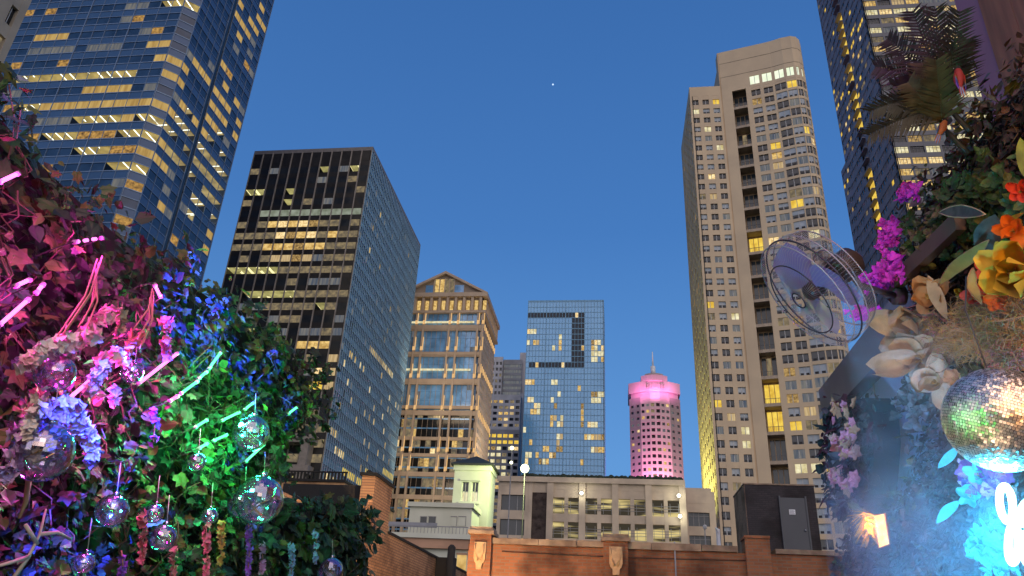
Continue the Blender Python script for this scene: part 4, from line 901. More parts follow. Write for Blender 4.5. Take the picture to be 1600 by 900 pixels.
for c, xa, ya, xb, yb, w_, lab in sticks:
    A, B_ = onX(xa, ya, -2.16), onX(xb, yb, -2.16); m = (A + B_) / 2
    t = thing('neon_stick', tuple(m), lab, 'neon light', c + ' neon sticks on the vine wall')
    mb = MB(); n_ = 3 if 'row of' in lab else 1
    for q in range(n_):
        f0, f1 = (q / n_, q / n_ + .12) if n_ > 1 else (0, 1); mb.tube([A.lerp(B_, f0), A.lerp(B_, f1)], .0075, E_[c], 8)
    mb.build('tube', t); mb = MB(); d = (B_ - A).normalized()
    for e_, s_ in ((A, 1), (B_, -1)): mb = MB(); mb.tube([e_ - d * s_ * .012, e_ + d * s_ * .004], .010, M['railJ'], 8); mb.tube([e_ - d * s_ * .012, e_ - d * s_ * .03 + Vector((-.05, 0, -.02)), e_ - d * s_ * .02 + Vector((-.14, 0, -.06))], .003, M['tar'], 4); mb.build('end_cap', t)
    lamp('stick_light', 'POINT', m + Vector((.03, 0, -.02)), w_ * ((.7 if xa < 70 else 2.4) if c == 'pink' else 2.1), LC[c], .03, parent=t)
# narrow blue beams from an unseen overhead rail
rig = thing('lamp_rail', (.2, .25, 24.3), 'rail of narrow blue spotlights overhead out of view', 'spotlights'); mb = MB(); mb.box(-.85, 1.3, .22, .26, 24.32, 24.36, M['rail']); mb.box(-.85, -.81, -1.7, .24, 24.32, 24.36, M['rail']); mb.box(1.26, 1.3, -1.7, .24, 24.32, 24.36, M['rail']); mb.build('rail', rig)
for q, (px, py, an, e_) in enumerate(((318, 468, 2.6, 1), (345, 452, 1.6, 1), (372, 520, 2.0, 1), (300, 510, 2.4, .8), (182, 690, 2.2, 1), (165, 668, 1.6, 1), (130, 735, 2.6, 1), (75, 780, 3.4, 1), (105, 850, 4.2, 1), (30, 880, 3.6, 1), (155, 880, 2.8, .9), (425, 565, 1.6, .6), (455, 625, 1.8, .6), (225, 640, 2.2, .8),
                                     (268, 452, 1.8, .8), (405, 600, 1.8, .7), (175, 800, 2.2, 1), (385, 680, 1.6, .8), (400, 785, 2.2, .8), (205, 720, 2.0, .8), (245, 805, 1.6, .8), (20, 175, 2.6, .25), (60, 835, 3.0, .8), (335, 540, 2.0, .7), (290, 470, 1.8, .7), (230, 560, 1.8, .6))):
    L = Vector((-.75 + .075 * q, .25, 24.26)); aim = onX(px, py, -2.3); mb = MB(); d = (aim - L).normalized(); mb.tube([L - d * .05, L + d * .01], [.02, .025], M['rail'], 8); mb.build('lamp_head', rig)
    lamp('blue_beam', 'SPOT', L + d * .02, (42000 if px > 240 else 22000 if px > 140 else 7000) * e_, (.02, .05, 1) if q != 21 else (.5, .2, 1), .01, aim=aim, parent=rig, spot=an).data.spot_blend = .25

# ------------------------------------------------------------------ glass bauble balls
def bubble_mat():
    m = bpy.data.materials.new('iridescent_glass'); m.use_nodes = True; nt = m.node_tree; nt.nodes.clear()
    g = nt.nodes.new('ShaderNodeBsdfGlossy'); g.inputs['Roughness'].default_value = .08
    t = nt.nodes.new('ShaderNodeBsdfTransparent'); lw = nt.nodes.new('ShaderNodeLayerWeight'); lw.inputs[0].default_value = .42
    rp = nt.nodes.new('ShaderNodeValToRGB'); cr = rp.color_ramp; cr.elements[0].color = (.6, .7, 1, 1); cr.elements[1].color = (1, .7, .4, 1)
    for p_, c_ in ((.35, (.9, .5, .9, 1)), (.6, (.4, 1, .8, 1)), (.8, (.6, .7, 1, 1))): e_ = cr.elements.new(p_); e_.color = c_
    mp = nt.nodes.new('ShaderNodeMapRange'); mp.inputs[3].default_value = .3; mp.inputs[4].default_value = .98
    mx = nt.nodes.new('ShaderNodeMixShader'); o = nt.nodes.new('ShaderNodeOutputMaterial')
    nt.links.new(lw.outputs[1], rp.inputs[0]); nt.links.new(rp.outputs[0], g.inputs[0]); nt.links.new(lw.outputs[1], mp.inputs[0]); nt.links.new(mp.outputs[0], mx.inputs[0])
    nt.links.new(t.outputs[0], mx.inputs[1]); nt.links.new(g.outputs[0], mx.inputs[2]); nt.links.new(mx.outputs[0], o.inputs[0]); return m
M['bubble'] = bubble_mat(); M['tinsel'] = solid('gold_tinsel', (.9, .6, .25), .25, metal=1); M['tinsel2'] = solid('silver_tinsel', (.8, .85, .95), .2, metal=1)
M['cord'] = solid('pale_cord', (.4, .4, .38), .8)
def bauble(px, py, rpx, X, lab):
    c = onX(px, py, X); f = (c - EYE).dot(FWD); r = rpx * f / FPX
    t = thing('glass_ball', tuple(c), lab, 'glass ball', 'iridescent glass balls on the vine wall')
    mb = MB(); mb.ball(c, r, M['bubble'], 36, 22, smooth=False); mb.build('shell', t)
    mb = MB()
    for k in range(7):
        a = U(0, 6.28); path = [c + Vector((math.cos(a + q * .5) * r * .6, math.sin(a + q * .5) * r * .6, (q / 5 - .5) * r * 1.1 + U(-.05, .05) * r)) for q in range(6)]
        mb.tube(path, r * .035, M['tinsel'] if k % 2 else M['tinsel2'], 4, smooth=False)
    mb.build('tinsel', t)
    mb = MB(); mb.tube([c + Vector((0, 0, r * .98)), c + Vector((0, 0, r * 1.15))], r * .15, M['tinsel2'], 8); mb.tube([c + Vector((0, 0, r * 1.15)), c + Vector((-.02, 0, r * 1.15 + .12))], .0018, M['cord'], 4); mb.build('hanger', t)
for a in ((392, 677, 28, -2.08, 'upper glass ball among the green neon sticks'), (405, 781, 37, -2.0, 'largest glass ball, right one of the overlapping pair above the low hedge'), (378, 787, 22, -2.14, 'glass ball half hidden at the left of the largest ball'), (175, 798, 25, -2.05, 'glass ball glowing blue in the lower leaves'),
          (241, 802, 15, -2.1, 'small blue glass ball above the greenish one'), (255, 840, 21, -2.06, 'greenish glass ball near the bottom of the vine wall'), (66, 706, 46, -1.95, 'big glass ball under the lavender blossom cluster'), (86, 582, 30, -2.05, 'glass ball in shade under the pink blossom arch'),
          (307, 722, 14, -2.08, 'small orange glinting glass ball in the green light'), (206, 582, 17, -2.08, 'small glass ball between the two bright pink sticks'), (131, 880, 17, -2.06, 'glass ball at the bottom edge lit blue'), (516, 892, 20, -2.2, 'glass ball at the bottom edge in front of the low hedge'), (327, 806, 13, -2.1, 'small teal glass ball over hanging blossoms')):
    bauble(*a)

# ------------------------------------------------------------------ blossoms
FM = {n: leafmat('petal_' + n, c, tuple(x * .8 for x in c), .6) for n, c in (('pink', (.75, .42, .5)), ('white', (.7, .62, .62)), ('lav', (.5, .35, .6)), ('violet', (.25, .12, .6)), ('blue', (.2, .35, .65)), ('rose', (.6, .22, .25)), ('magenta', (.6, .05, .55)), ('cream', (.46, .36, .24)), ('peach', (.5, .27, .13)), ('yellow', (.7, .45, .05)), ('orange', (.75, .2, .03)), ('red', (.7, .08, .05)), ('aqua', (.1, .6, .6)), ('gold', (.5, .33, .1)))}
FM['stem'] = solid('dry_stem', (.3, .2, .12), .8); FM['stemr'] = solid('pinkish_twig', (.5, .25, .18), .8)
def floret(mb, c, ax, s_, m, n=4):
    ax = ax.normalized(); a = ax.cross(Vector((.3, .2, .9))).normalized(); b = ax.cross(a); o_ = U(0, 6)
    for k in range(n):
        an = o_ + 6.283 * k / n; d = a * math.cos(an) + b * math.sin(an) + ax * U(.1, .5)
        leaf(mb, c, d, ax, s_, s_ * .85, m, .1)
def raceme(path, r, m, name, lab, grp, dens=1.0, fs=.02, cat='blossom', m2=None):
    t = thing(name, tuple(path[0]), lab, cat, grp); mb = MB(); L = sum((path[i + 1] - path[i]).length for i in range(len(path) - 1)); n = int(L / .006 * dens)
    for k in range(n):
        f = random.random() * (len(path) - 1); i = int(f); p = path[i].lerp(path[i + 1], f - i); u = f / (len(path) - 1)
        d = rv(); floret(mb, p + d * r * (1 - .6 * u) * U(.5, 1), d, fs * U(.7, 1.2), m2 if (m2 and random.random() < .4) else m)
    mb.build('petals', t, 'stuff'); s2 = MB(); s2.tube(path, .003, FM['stem'], 5); s2.build('stem', t); return t
def pth(pts, X): return [onX(a, b, X) for a, b in pts]
G1 = 'pale blossom sprays on the vine wall'
raceme(pth([(150, 520), (110, 535), (70, 545), (35, 575)], -2.02), .045, FM['pink'], 'blossom_spray', 'pink blossom arch over the shaded glass ball', G1, 1.5, .03, m2=FM['white'])
raceme(pth([(175, 488), (150, 505), (130, 530), (100, 560)], -2.04), .035, FM['pink'], 'blossom_spray', 'upper pink blossom spray below the twig bundle', G1, 1.2, .03)
raceme(pth([(190, 550), (165, 565), (150, 590), (140, 615)], -2.04), .04, FM['white'], 'blossom_spray', 'salmon white blossom spray above the left bright pink stick', G1, 1.3, .03, m2=FM['pink'])
raceme(pth([(120, 640), (70, 645), (30, 680), (8, 750)], -1.98), .055, FM['lav'], 'blossom_spray', 'long lavender blossom spray drooping to the photo edge', G1, 1.5, .026)
raceme(pth([(75, 620), (85, 650), (90, 680), (85, 690)], -1.96), .055, FM['lav'], 'blossom_spray', 'short lavender blossom spray over the big glass ball', G1, 2, .026, m2=FM['white'])
raceme(pth([(105, 630), (125, 660), (140, 690), (145, 730)], -1.98), .055, FM['white'], 'blossom_spray', 'whitish blossom spray right of the big glass ball', G1, 1.7, .026, m2=FM['lav'])
raceme(pth([(60, 640), (45, 670), (52, 700), (55, 720)], -1.94), .03, FM['white'], 'blossom_spray', 'thin pale blossom spray hanging over the big glass ball', G1, 1.6, .024)
raceme(pth([(185, 480), (190, 505), (183, 530)], -2.06), .022, FM['cream'], 'blossom_spray', 'small cream blossom strand near the twig bundles', G1, 1.2, .024)
raceme(pth([(180, 605), (178, 635)], -2.05), .02, FM['pink'], 'blossom_spray', 'short pink blossom strand left of the middle stick', G1, 1.4, .024)
raceme(pth([(215, 520), (205, 545), (198, 570)], -2.06), .03, FM['peach'], 'blossom_spray', 'peach blossom spray under the right twig bundle', G1, 1.2, .026, m2=FM['rose'])
raceme(pth([(262, 500), (258, 530), (262, 560)], -2.07), .03, FM['rose'], 'blossom_spray', 'red pink blossom spray near the centre of the vine wall', G1, 1.2, .026)
G2 = 'hanging blossom strands at the bottom'
for px, y0_, y1_, m, lab in ((388, 815, 900, 'violet', 'violet hanging strand under the largest glass ball'), (409, 850, 900, 'lav', 'lavender strand right of the violet one'), (455, 850, 905, 'blue', 'pale blue strand in front of the low hedge'), (493, 830, 880, 'blue', 'blue flower strand near the right end of the low hedge'),
                             (322, 820, 905, 'rose', 'dull pink strand left of the violet one'), (345, 815, 880, 'gold', 'greenish strand beside the dull pink one'), (222, 800, 880, 'rose', 'brownish pink strand left of the greenish ball'), (270, 855, 905, 'rose', 'brownish strand right of the greenish ball'), (190, 860, 905, 'violet', 'dark violet strand at the bottom edge'), (240, 690, 640, 'violet', 'violet thread like strand in the middle leaves')):
    raceme(pth([(px, y0_), (px + 2, (y0_ + y1_) / 2), (px - 1, y1_)], -2.1), .02, FM[m], 'blossom_strand', lab, G2, 1.0, .02)
# twig bundles
for lab, ps in (('bundle of pinkish twigs hanging high on the vine wall', (((152, 405), (90, 525)), ((155, 410), (105, 515)), ((150, 420), (128, 505)), ((160, 400), (98, 522)), ((150, 425), (135, 515)), ((146, 440), (122, 512)))),
                ('thinner twig bundle right of the pinkish one', (((238, 450), (208, 515)), ((236, 460), (222, 540)), ((234, 465), (215, 530)), ((240, 455), (218, 545))))):
    t = thing('twig_bundle', tuple(onX(*ps[0][0], -2.08)), lab, 'twigs', 'twig bundles on the vine wall'); mb = MB()
    for a, b in ps: A, B_ = onX(*a, -2.1), onX(*b, -2.02); mb.tube([A, A.lerp(B_, .5) + Vector((.02, .01, .0)), B_], [.003, .004, .003], FM['stemr'], 5)
    mb.build('twigs', t)
M['bark'] = solid('pale_bare_branch', (.5, .45, .4), .8, scale=10)
t = thing('bare_branch', tuple(onX(40, 895, -2.0)), 'pale bare forked branch lit blue in the lower left corner', 'branch'); mb = MB()
for ps in (((20, 905), (45, 870), (62, 835), (72, 795)), ((45, 870), (20, 878), (-5, 885)), ((62, 835), (90, 832), (110, 842)), ((58, 850), (40, 820))):
    mb.tube(pth(ps, -2.0), [.008, .0065, .005, .003][:len(ps)], M['bark'], 7)
mb.build('wood', t)
t = thing('bare_branch', tuple(onX(40, 800, -2.0)), 'brown forked stem under the big glass ball', 'branch'); mb = MB()
mb.tube(pth(((45, 750), (40, 785), (30, 810)), -2.02), [.01, .008, .005], FM['stem'], 6); mb.build('wood', t)

# ================================================================== right side
PR_ = [(1599, 62), (1560, 110), (1530, 145), (1500, 185), (1470, 232), (1440, 275), (1424, 305), (1412, 345), (1408, 395), (1412, 450), (1424, 520), (1432, 590), (1432, 640), (1424, 740), (1376, 790), (1345, 800), (1318, 790), (1310, 905), (1640, 1020), (1700, 900), (1700, 300)]
PR = [(p.y, p.z) for p in (atX(a, b, 2.2) for a, b in PR_)]
leafwall('planted_wall', 2.25, -1, PR, 21000, .06, ('box', 'rbrown', 'brown', 'box', 'grey', 'olive', 'rbrown'), 'tall dark planted wall set with palms and large artificial flowers, right side', bump_=.08)
PC = [(p.y, p.z) for p in (atX(a, b, 2.2) for a, b in ((1296, 650), (1312, 622), (1330, 618), (1342, 640), (1346, 690), (1342, 750), (1335, 800), (1315, 810), (1302, 760), (1298, 700)))]
leafwall('climbing_plant', 2.2, -1, PC, 1300, .10, ('grey', 'dark', 'wine', 'brown', 'grey'), 'narrow climbing plant with dull pink flowers in front of the grey panel', bump_=.05, cat='plant')
t = thing('climber_flowers', (2.1, 8, 22.5), 'dull pink flowers on the narrow climbing plant', 'flowers'); mb = MB()
for k in range(60):
    px, py = U(1302, 1340), U(628, 770); c = atX(px, py, 2.08); floret(mb, c, Vector((-1, -.6, .1)) + rv() * .5, U(.04, .08), FM[random.choice(('rose', 'rose', 'stemr', 'peach'))], 5)
mb.build('petals', t, 'stuff'); 
# grey panel with deep fascia
M['panel'] = solid('blue_grey_panel', (.34, .39, .52), .55, c2=(.28, .33, .45), scale=.8); M['fascia'] = solid('dark_grey_fascia', (.15, .13, .155), .6)
t = thing('screen_wall', (2.7, 7.8, TZ), 'blue grey screen wall with a thick dark grey fascia on top', 'wall')
mb = MB(); mb.box(2.66, 2.8, 6.0, 9.0, TZ, 24.3, M['panel']); mb.build('panel', t)
mb = MB(); mb.box(2.5, 2.95, 6.0, 9.1, 24.28, 24.68, M['fascia']); mb.build('fascia', t)
mb = MB(); a, b = atX(1360, 575, 2.64), atX(1386, 722, 2.64); mb.tube([a, (a + b) / 2 + Vector((0, 0, -.03)), b], .006, M['cord'], 5); mb.build('cable', t)
# purple and brown walls above
M['purple'] = solid('mauve_render', (.30, .17, .30), .8, scale=.6); M['woodR'] = solid('red_brown_timber', (.30, .14, .10), .75, c2=(.18, .09, .07), scale=2.2, stretch=(1, 5, .6), bump=.3)
t = thing('stair_house', (3.3, 4, TZ), 'mauve wall end with red brown timber cladding beside it, upper right corner', 'building')
mb = MB(); mb.box(3.0, 4.2, 4.84, 5.16, TZ, 28.5, M['purple']); mb.build('wall', t)
mb = MB()
for k in range(9): mb.box(2.98, 4.2, 4.83 - (k + 1) * .36, 4.83 - k * .36 - .006, TZ, 28.5, M['woodR'])
mb.build('cladding', t)
t = thing('timber_beam', tuple(atX(1390, 445, 2.1)), 'brown diagonal beam across the planted wall', 'beam'); M['beam'] = solid('brown_beam', (.14, .085, .06), .7, scale=4)
A, B_ = atX(1385, 455, 2.12), atX(1500, 345, 2.02); s_ = Vector((0, 0, 1)); mb = MB(); d = (B_ - A).normalized(); n = Vector((-1, 0, 0)); u = d.cross(n).normalized()
vs = []
for e_ in (A, B_):
    for a, b in ((-1, -1), (1, -1), (1, 1), (-1, 1)): vs.append(e_ + u * a * .055 + n * b * .03)
mb.mesh(vs, [(3, 2, 1, 0), (4, 5, 6, 7), (0, 1, 5, 4), (1, 2, 6, 5), (2, 3, 7, 6), (3, 0, 4, 7)], M['beam']); tag(mb.build('beam_body', t), 'brown beam', 'beam'); 

# palms
def frond(mb, base, tip, sag, m, L=.12, n=26):
    mid = (base + tip) / 2 + Vector((0, 0, sag)); P_ = [base.lerp(mid, q / 10).lerp(mid.lerp(tip, q / 10), q / 10) for q in range(11)]
    mb.tube(P_, [.006 * (1 - .8 * q / 10) for q in range(11)], m, 5)
    for k in range(n):
        f = .12 + .88 * k / n; i = min(9, int(f * 10)); p = P_[i].lerp(P_[i + 1], f * 10 - i); d = (P_[i + 1] - P_[i]).normalized()
        v = (p - EYE).normalized(); sd = d.cross(v).normalized()
        for s2 in (-1, 1):
            l = L * (1 - .65 * f) * U(.85, 1.15) + .02; dd = (d * .75 + sd * s2 * .8 + Vector((0, 0, -.25)) + rv() * .08).normalized(); w_ = .0058; nn = dd.cross(v).normalized() * w_
            mb.mesh([p - nn, p + dd * l * .5 - nn * 1.1, p + dd * l, p + dd * l * .5 + nn * 1.1, p + nn], [(0, 1, 2, 3, 4)], m)
M['palmD'] = leafmat('palm_dark', (.035, .035, .025)); M['palmG'] = leafmat('palm_green', (.08, .075, .03))
palms = (('palm_plant', 'dark palm with long drooping fronds against the slate tower', (1478, 165), [((1425, 15), .12, 'palmD'), ((1385, 60), .15, 'palmD'), ((1366, 105), .16, 'palmD'), ((1358, 175), .12, 'palmD'), ((1355, 212), .05, 'palmD'), ((1460, 12), .08, 'palmD'), ((1500, 15), .05, 'palmD'), ((1395, 135), .1, 'palmD'), ((1510, 60), .05, 'palmD')]),
         ('palm_plant', 'olive green palm tuft just below the darker palm', (1475, 200), [((1440, 97), .02, 'palmG'), ((1462, 92), .02, 'palmG'), ((1418, 128), .03, 'palmG')]))
for nm, lab, b0, fr in palms:
    base = atX(*b0, 2.0); t = thing(nm, tuple(base), lab, 'palm', 'palms on the planted wall')
    for (px, py), sag, m in fr:
        mb = MB(); tip = atX(px, py, 1.75 if px < 1440 else 1.9); tip = EYE + (tip - EYE) * (base - EYE).length / (tip - EYE).length * U(.93, 1.0); frond(mb, base, tip, sag, M[m], .19, 24); mb.build('frond', t)
    mb = MB(); mb.tube([base + Vector((.1, 0, -.2)), base], [.02, .012], M['palmD'], 8); mb.build('stem', t)

# macaws
def macaw(c, s_, red, lab, tilt):
    t = thing('parrot', tuple(c), lab, 'parrot', 'toy parrots on the planted wall'); R = Matrix.Rotation(tilt, 3, 'Y') @ Matrix.Rotation(math.radians(100), 3, 'Z')
    P_ = lambda x, y, z: c + R @ Vector((x, y, z)) * s_
    mR = M['parrot_red'] if red else M['parrot_orange']; b = MB(); pts = [(0, 0, -.45), (.02, 0, -.3), (.05, 0, -.1), (.04, 0, .12), (.02, 0, .26), (.04, 0, .36), (.05, 0, .46), (.03, 0, .54)]; rr = [.03, .09, .15, .16, .12, .10, .11, .04]
    b.tube([P_(*p) for p in pts], [r * s_ for r in rr], mR, 12)
    hd = b.mi(M['tar'])
    for fi in range(len(b.f)):
        if (sum((Vector(b.v[i]) for i in b.f[fi]), Vector()) / len(b.f[fi]) - P_(.04, 0, .45)).length < .13 * s_: b.m[fi] = hd
    b.build('body', t)
    b = MB(); b.tube([P_(.12, 0, .5), P_(.2, 0, .47), P_(.22, 0, .38)], [.055 * s_, .045 * s_, .012 * s_], M['tar'], 8); b.build('beak', t)
    b = MB(); [b.ball(P_(.1, e_ * .085, .48), .022 * s_, M['whiteP'], 8, 6) for e_ in (-1, 1)]; b.build('eye_patch', t)
    for e_ in (-1, 1):
        w = MB(); mm = [FM['red'], FM['gold'], FM['blue'], FM['violet']] if red else [FM['orange'], M['teal_'], FM['blue'], FM['blue']]
        for k in range(9):
            a = P_(-.02, e_ * .15, .18 - k * .04); w_ = P_(-.1, e_ * .13, -.2 - k * .05); leaf(w, a, w_ - a, P_(0, e_, 0) - P_(0, 0, 0), (w_ - a).length, .07 * s_, mm[min(3, k // 2)], .05)
        w.build('wing', t)
    w = MB()
    for k in range(5): a = P_(-.02, (k - 2) * .03, -.3); e = P_(-.12, (k - 2) * .05, -1.0 + .05 * abs(k - 2)); leaf(w, a, e - a, P_(1, 0, 0) - P_(0, 0, 0), (e - a).length, .05 * s_, mR if k % 2 == 0 else FM['blue'], .02)
    w.build('tail', t)
M['parrot_red'] = solid('dark_red_feather', (.32, .03, .03), .7, scale=20); M['parrot_orange'] = solid('dull_orange_feather', (.36, .12, .04), .7, scale=20)
M['teal_'] = solid('teal_feather', (.05, .3, .35), .7)
macaw(atX(1499, 122, 1.95), .17, True, 'red toy macaw with a blue tail on the planted wall top', .12)
macaw(atX(1472, 200, 1.95), .15, False, 'orange and teal toy parrot below the red one', .5)

# big flowers and leaves
def petal(mb, c, d, n, L, W, m, cup=.25, nu=5, nv=6):
    d = d.normalized(); s_ = d.cross(n).normalized(); n = s_.cross(d); vs = []; fs = []; ph = U(0, 6)
    for j in range(nv + 1):
        v = j / nv; w_ = W * math.sin(math.pi * min(1, (v * .82 + .1))) ** .7 * .5
        for i in range(nu + 1):
            u = i / nu * 2 - 1; vs.append(c + d * L * v + s_ * u * w_ + n * (cup * L * (v ** 2) * .9 + abs(cup) * W * u * u * 1.1 + .06 * L * math.sin(u * 4 + v * 8 + ph)))
    for j in range(nv):
        for i in range(nu): a = j * (nu + 1) + i; fs.append((a, a + 1, a + nu + 2, a + nu + 1))
    mb.mesh(vs, fs, m, True)
def flower(px, py, X, rpx, m, lab, n=6, cup=.3, face=None, heart='gold', name='artificial_flower', grp='large artificial flowers', L2=1.0):
    c = atX(px, py, X); f = (c - EYE).dot(FWD); r = rpx * f / FPX; ax = (face or ((EYE - c).normalized() + Vector((-.3, 0, .1)))).normalized()
    t = thing(name, tuple(c), lab, 'flower', grp); a = ax.cross(Vector((.1, .1, 1))).normalized(); b = ax.cross(a); o_ = U(0, 6)
    for k in range(n):
        an = o_ + 6.283 * k / n + U(-.15, .15); d = a * math.cos(an) + b * math.sin(an) + ax * U(.1, .6); p_ = MB(); petal(p_, c, d, ax, r * U(.8, 1.2) * L2, r * U(.6, .9), FM[m], cup * U(-.3, 2.4)); p_.build('petal', t)
    h_ = MB()
    for k in range(10): d = (ax + rv() * .35).normalized(); h_.tube([c, c + d * r * .35], r * .025, FM[heart], 4)
    h_.build('stamens', t); return t
for a in ((1425, 515, 2.0, 58, 'cream', 'upper beige magnolia flower at the edge of the planted wall', 6, .35), (1440, 562, 1.98, 52, 'cream', 'lower beige magnolia flower hanging over the grey panel', 5, .4), (1466, 600, 2.0, 44, 'cream', 'beige green magnolia near the mirror ball', 5, .3), (1455, 465, 2.05, 40, 'peach', 'brownish orange open flower above the magnolias', 5, .3),
          (1588, 428, 1.88, 62, 'yellow', 'large yellow orange flower at the photo edge', 5, .4), (1585, 362, 1.95, 30, 'orange', 'orange red flower above the large yellow one', 6, .3), (1540, 420, 2.05, 18, 'red', 'small red star flower left of the yellow one', 5, .1), (1596, 300, 2.0, 20, 'red', 'small red flower at the border above the curled yellow leaf', 5, .2), (1562, 470, 2.0, 22, 'orange', 'orange flower below the large yellow one', 6, .3), (1532, 462, 2.05, 24, 'red', 'red orange flower under the small red star flower', 7, .3),
          (1560, 395, 2.0, 17, 'yellow', 'small yellow green flower above the large yellow one', 4, .3), (1500, 458, 2.05, 10, 'yellow', 'small round yellow bloom in the brown leaves', 6, .5), (1530, 742, 1.8, 20, 'aqua', 'pale aqua flower left of the cyan neon', 6, .35), (1517, 775, 1.8, 22, 'aqua', 'aqua flower lower left of the neon', 5, .3), (1490, 590, 2.0, 16, 'peach', 'small orange frilled flower touching the mirror ball top', 8, .2)):
    flower(*a)
def bigleaf(pts, X, m, lab, rim=None, wpx=16, name='large_leaf', grp='large single leaves'):
    P_ = [atX(a, b, X) for a, b in pts]; c = P_[0]; f = (c - EYE).dot(FWD); W = wpx * f / FPX; t = thing(name, tuple(c), lab, 'leaf', grp); v = (c - EYE).normalized(); mb = MB(); vs = []; fs = []; N = 10
    for k in range(N + 1):
        u = k / N * (len(P_) - 1); i = min(len(P_) - 2, int(u)); p = P_[i].lerp(P_[i + 1], u - i); d = (P_[i + 1] - P_[i]).normalized(); s_ = d.cross(v).normalized(); w_ = W * math.sin(math.pi * (k / N)) ** .8
        vs += [p - s_ * w_ + v * w_ * .2, p + v * w_ * .5, p + s_ * w_ + v * w_ * .2]
    for k in range(N): a = k * 3; fs += [(a, a + 1, a + 4, a + 3), (a + 1, a + 2, a + 5, a + 4)]
    mb.mesh(vs, fs, m, True); mb.build('blade', t)
    if rim:
        r_ = MB()
        for e_ in (0, 2): r_.tube([vs[k * 3 + e_] for k in range(N + 1)], .0035, rim, 4)
        r_.build('pale_edge', t)
bigleaf([(1467, 332), (1500, 330), (1540, 335)], 1.95, LM['grey'], 'grey green leaf with a pale edge, pointing to the sky', FM['cream'], 9)
bigleaf([(1466, 447), (1490, 420), (1520, 398), (1545, 375)], 1.95, FM['gold'], 'long golden leaf with a pale orange edge in the brown shade', FM['peach'], 9)
bigleaf([(1520, 418), (1518, 445), (1534, 475)], 1.98, FM['gold'], 'narrow golden leaf hanging beside the red flowers', FM['peach'], 7)
bigleaf([(1555, 335), (1545, 365), (1530, 400)], 1.97, LM['grey'], 'wide grey green leaf hanging in the middle of the planted wall', None, 20)
bigleaf([(1562, 345), (1580, 342), (1600, 332)], 1.95, FM['yellow'], 'short curled yellow leaf above the orange flower', None, 4)
bigleaf([(1450, 430), (1462, 460), (1480, 500)], 2.02, FM['cream'], 'tan twisted leaf above the magnolias', None, 10)
bigleaf([(1500, 732), (1480, 745), (1465, 770)] if 0 else [(1499, 697), (1482, 715), (1465, 732)], 1.85, FM['aqua'], 'bright aqua pointed leaf below the mirror ball', None, 7)
bigleaf([(1500, 782), (1480, 798), (1463, 818)], 1.85, FM['aqua'], 'aqua pointed leaf lower down in the blue mist', None, 8)
bigleaf([(1520, 835), (1514, 850), (1510, 866)], 1.85, FM['aqua'], 'small aqua pointed leaf near the bottom', None, 5)
bigleaf([(1594, 215), (1600, 245), (1603, 280)], 1.9, LM['lime'], 'bright green leaf edge at the right border of the photo', None, 10)
# loose clusters: bougainvillea, violet blooms, dry grass
def cluster(pts, X, m, lab, n, fs_, name='blossom_cluster', grp=None, spread=6, m2=None):
    c0 = atX(*pts[0], X); t = thing(name, tuple(c0), lab, 'blossoms', grp); mb = MB(); f = (c0 - EYE).dot(FWD)
    for k in range(n):
        q = random.random() * (len(pts) - 1) if len(pts) > 1 else 0; i = min(int(q), max(0, len(pts) - 2)); a = pts[i]; b = pts[min(i + 1, len(pts) - 1)]
        px = a[0] + (b[0] - a[0]) * (q - i) + random.gauss(0, spread); py = a[1] + (b[1] - a[1]) * (q - i) + random.gauss(0, spread)
        floret(mb, atX(px, py, X) + rv() * .03, rv() + Vector((-1, -1, 0)), fs_ * U(.7, 1.3), m2 if m2 and random.random() < .4 else m, 3)
    mb.build('petals', t, 'stuff')
GB = 'magenta bougainvillea clusters'
cluster([(1392, 350), (1388, 385)], 2.05, FM['magenta'], 'upper small magenta blossom cluster against the slate tower', 60, .045, grp=GB, spread=5)
cluster([(1400, 410), (1385, 435), (1350, 440)], 2.05, FM['magenta'], 'largest magenta blossom cluster behind the fan motor', 130, .045, grp=GB, spread=8)
cluster([(1332, 490), (1375, 491)], 2.0, FM['magenta'], 'flat magenta blossom cluster under the fan bracket', 60, .04, grp=GB, spread=3)
cluster([(1410, 300), (1425, 305)], 2.0, FM['magenta'], 'tiny violet feathery cluster high at the edge of the planted wall', 24, .045, grp=GB, spread=4)
cluster([(1520, 725), (1540, 750), (1530, 735)], 1.82, FM['violet'], 'violet hydrangea heads between mirror ball and neon', 130, .035, spread=13, m2=FM['lav'])
cluster([(1530, 845), (1560, 880)], 1.85, FM['aqua'], 'small aqua blooms at the bottom under the neon', 80, .035, spread=10)
def tuft(pts, X, ms, lab, n, L, spread):
    c0 = atX(*pts[0], X); t = thing('dry_grass_tuft', tuple(c0), lab, 'grass tuft', 'dry grass tufts on the planted wall'); mb = MB()
    for k in range(n):
        q = random.random() * (len(pts) - 1); i = min(int(q), len(pts) - 2); px = pts[i][0] + (pts[i + 1][0] - pts[i][0]) * (q - i) + random.gauss(0, spread); py = pts[i][1] + (pts[i + 1][1] - pts[i][1]) * (q - i) + random.gauss(0, spread)
        a = atX(px, py, X + U(-.05, .15)); d = (rv() + Vector((-.9, -.4, .3))).normalized(); e = rv() * .4; l = L * U(.4, 1.1)
        mb.tube([a, a + d * l * .5, a + (d + e * .6).normalized() * l * .8, a + (d + e * 1.2 + Vector((0, 0, -.4))).normalized() * l], [.0035, .003, .002, .0006], FM[random.choice(ms)], 3, smooth=False, caps=False)
    mb.build('blades', t, 'stuff')
tuft([(1490, 540), (1540, 520), (1600, 530)], 2.05, ('gold', 'gold', 'peach', 'cream'), 'frizzy golden dry grass above the mirror ball', 1500, .13, 15)
tuft([(1510, 495), (1600, 485)], 2.08, ('gold', 'stem', 'peach'), 'olive brown tangled tuft over the golden grass', 900, .12, 14)
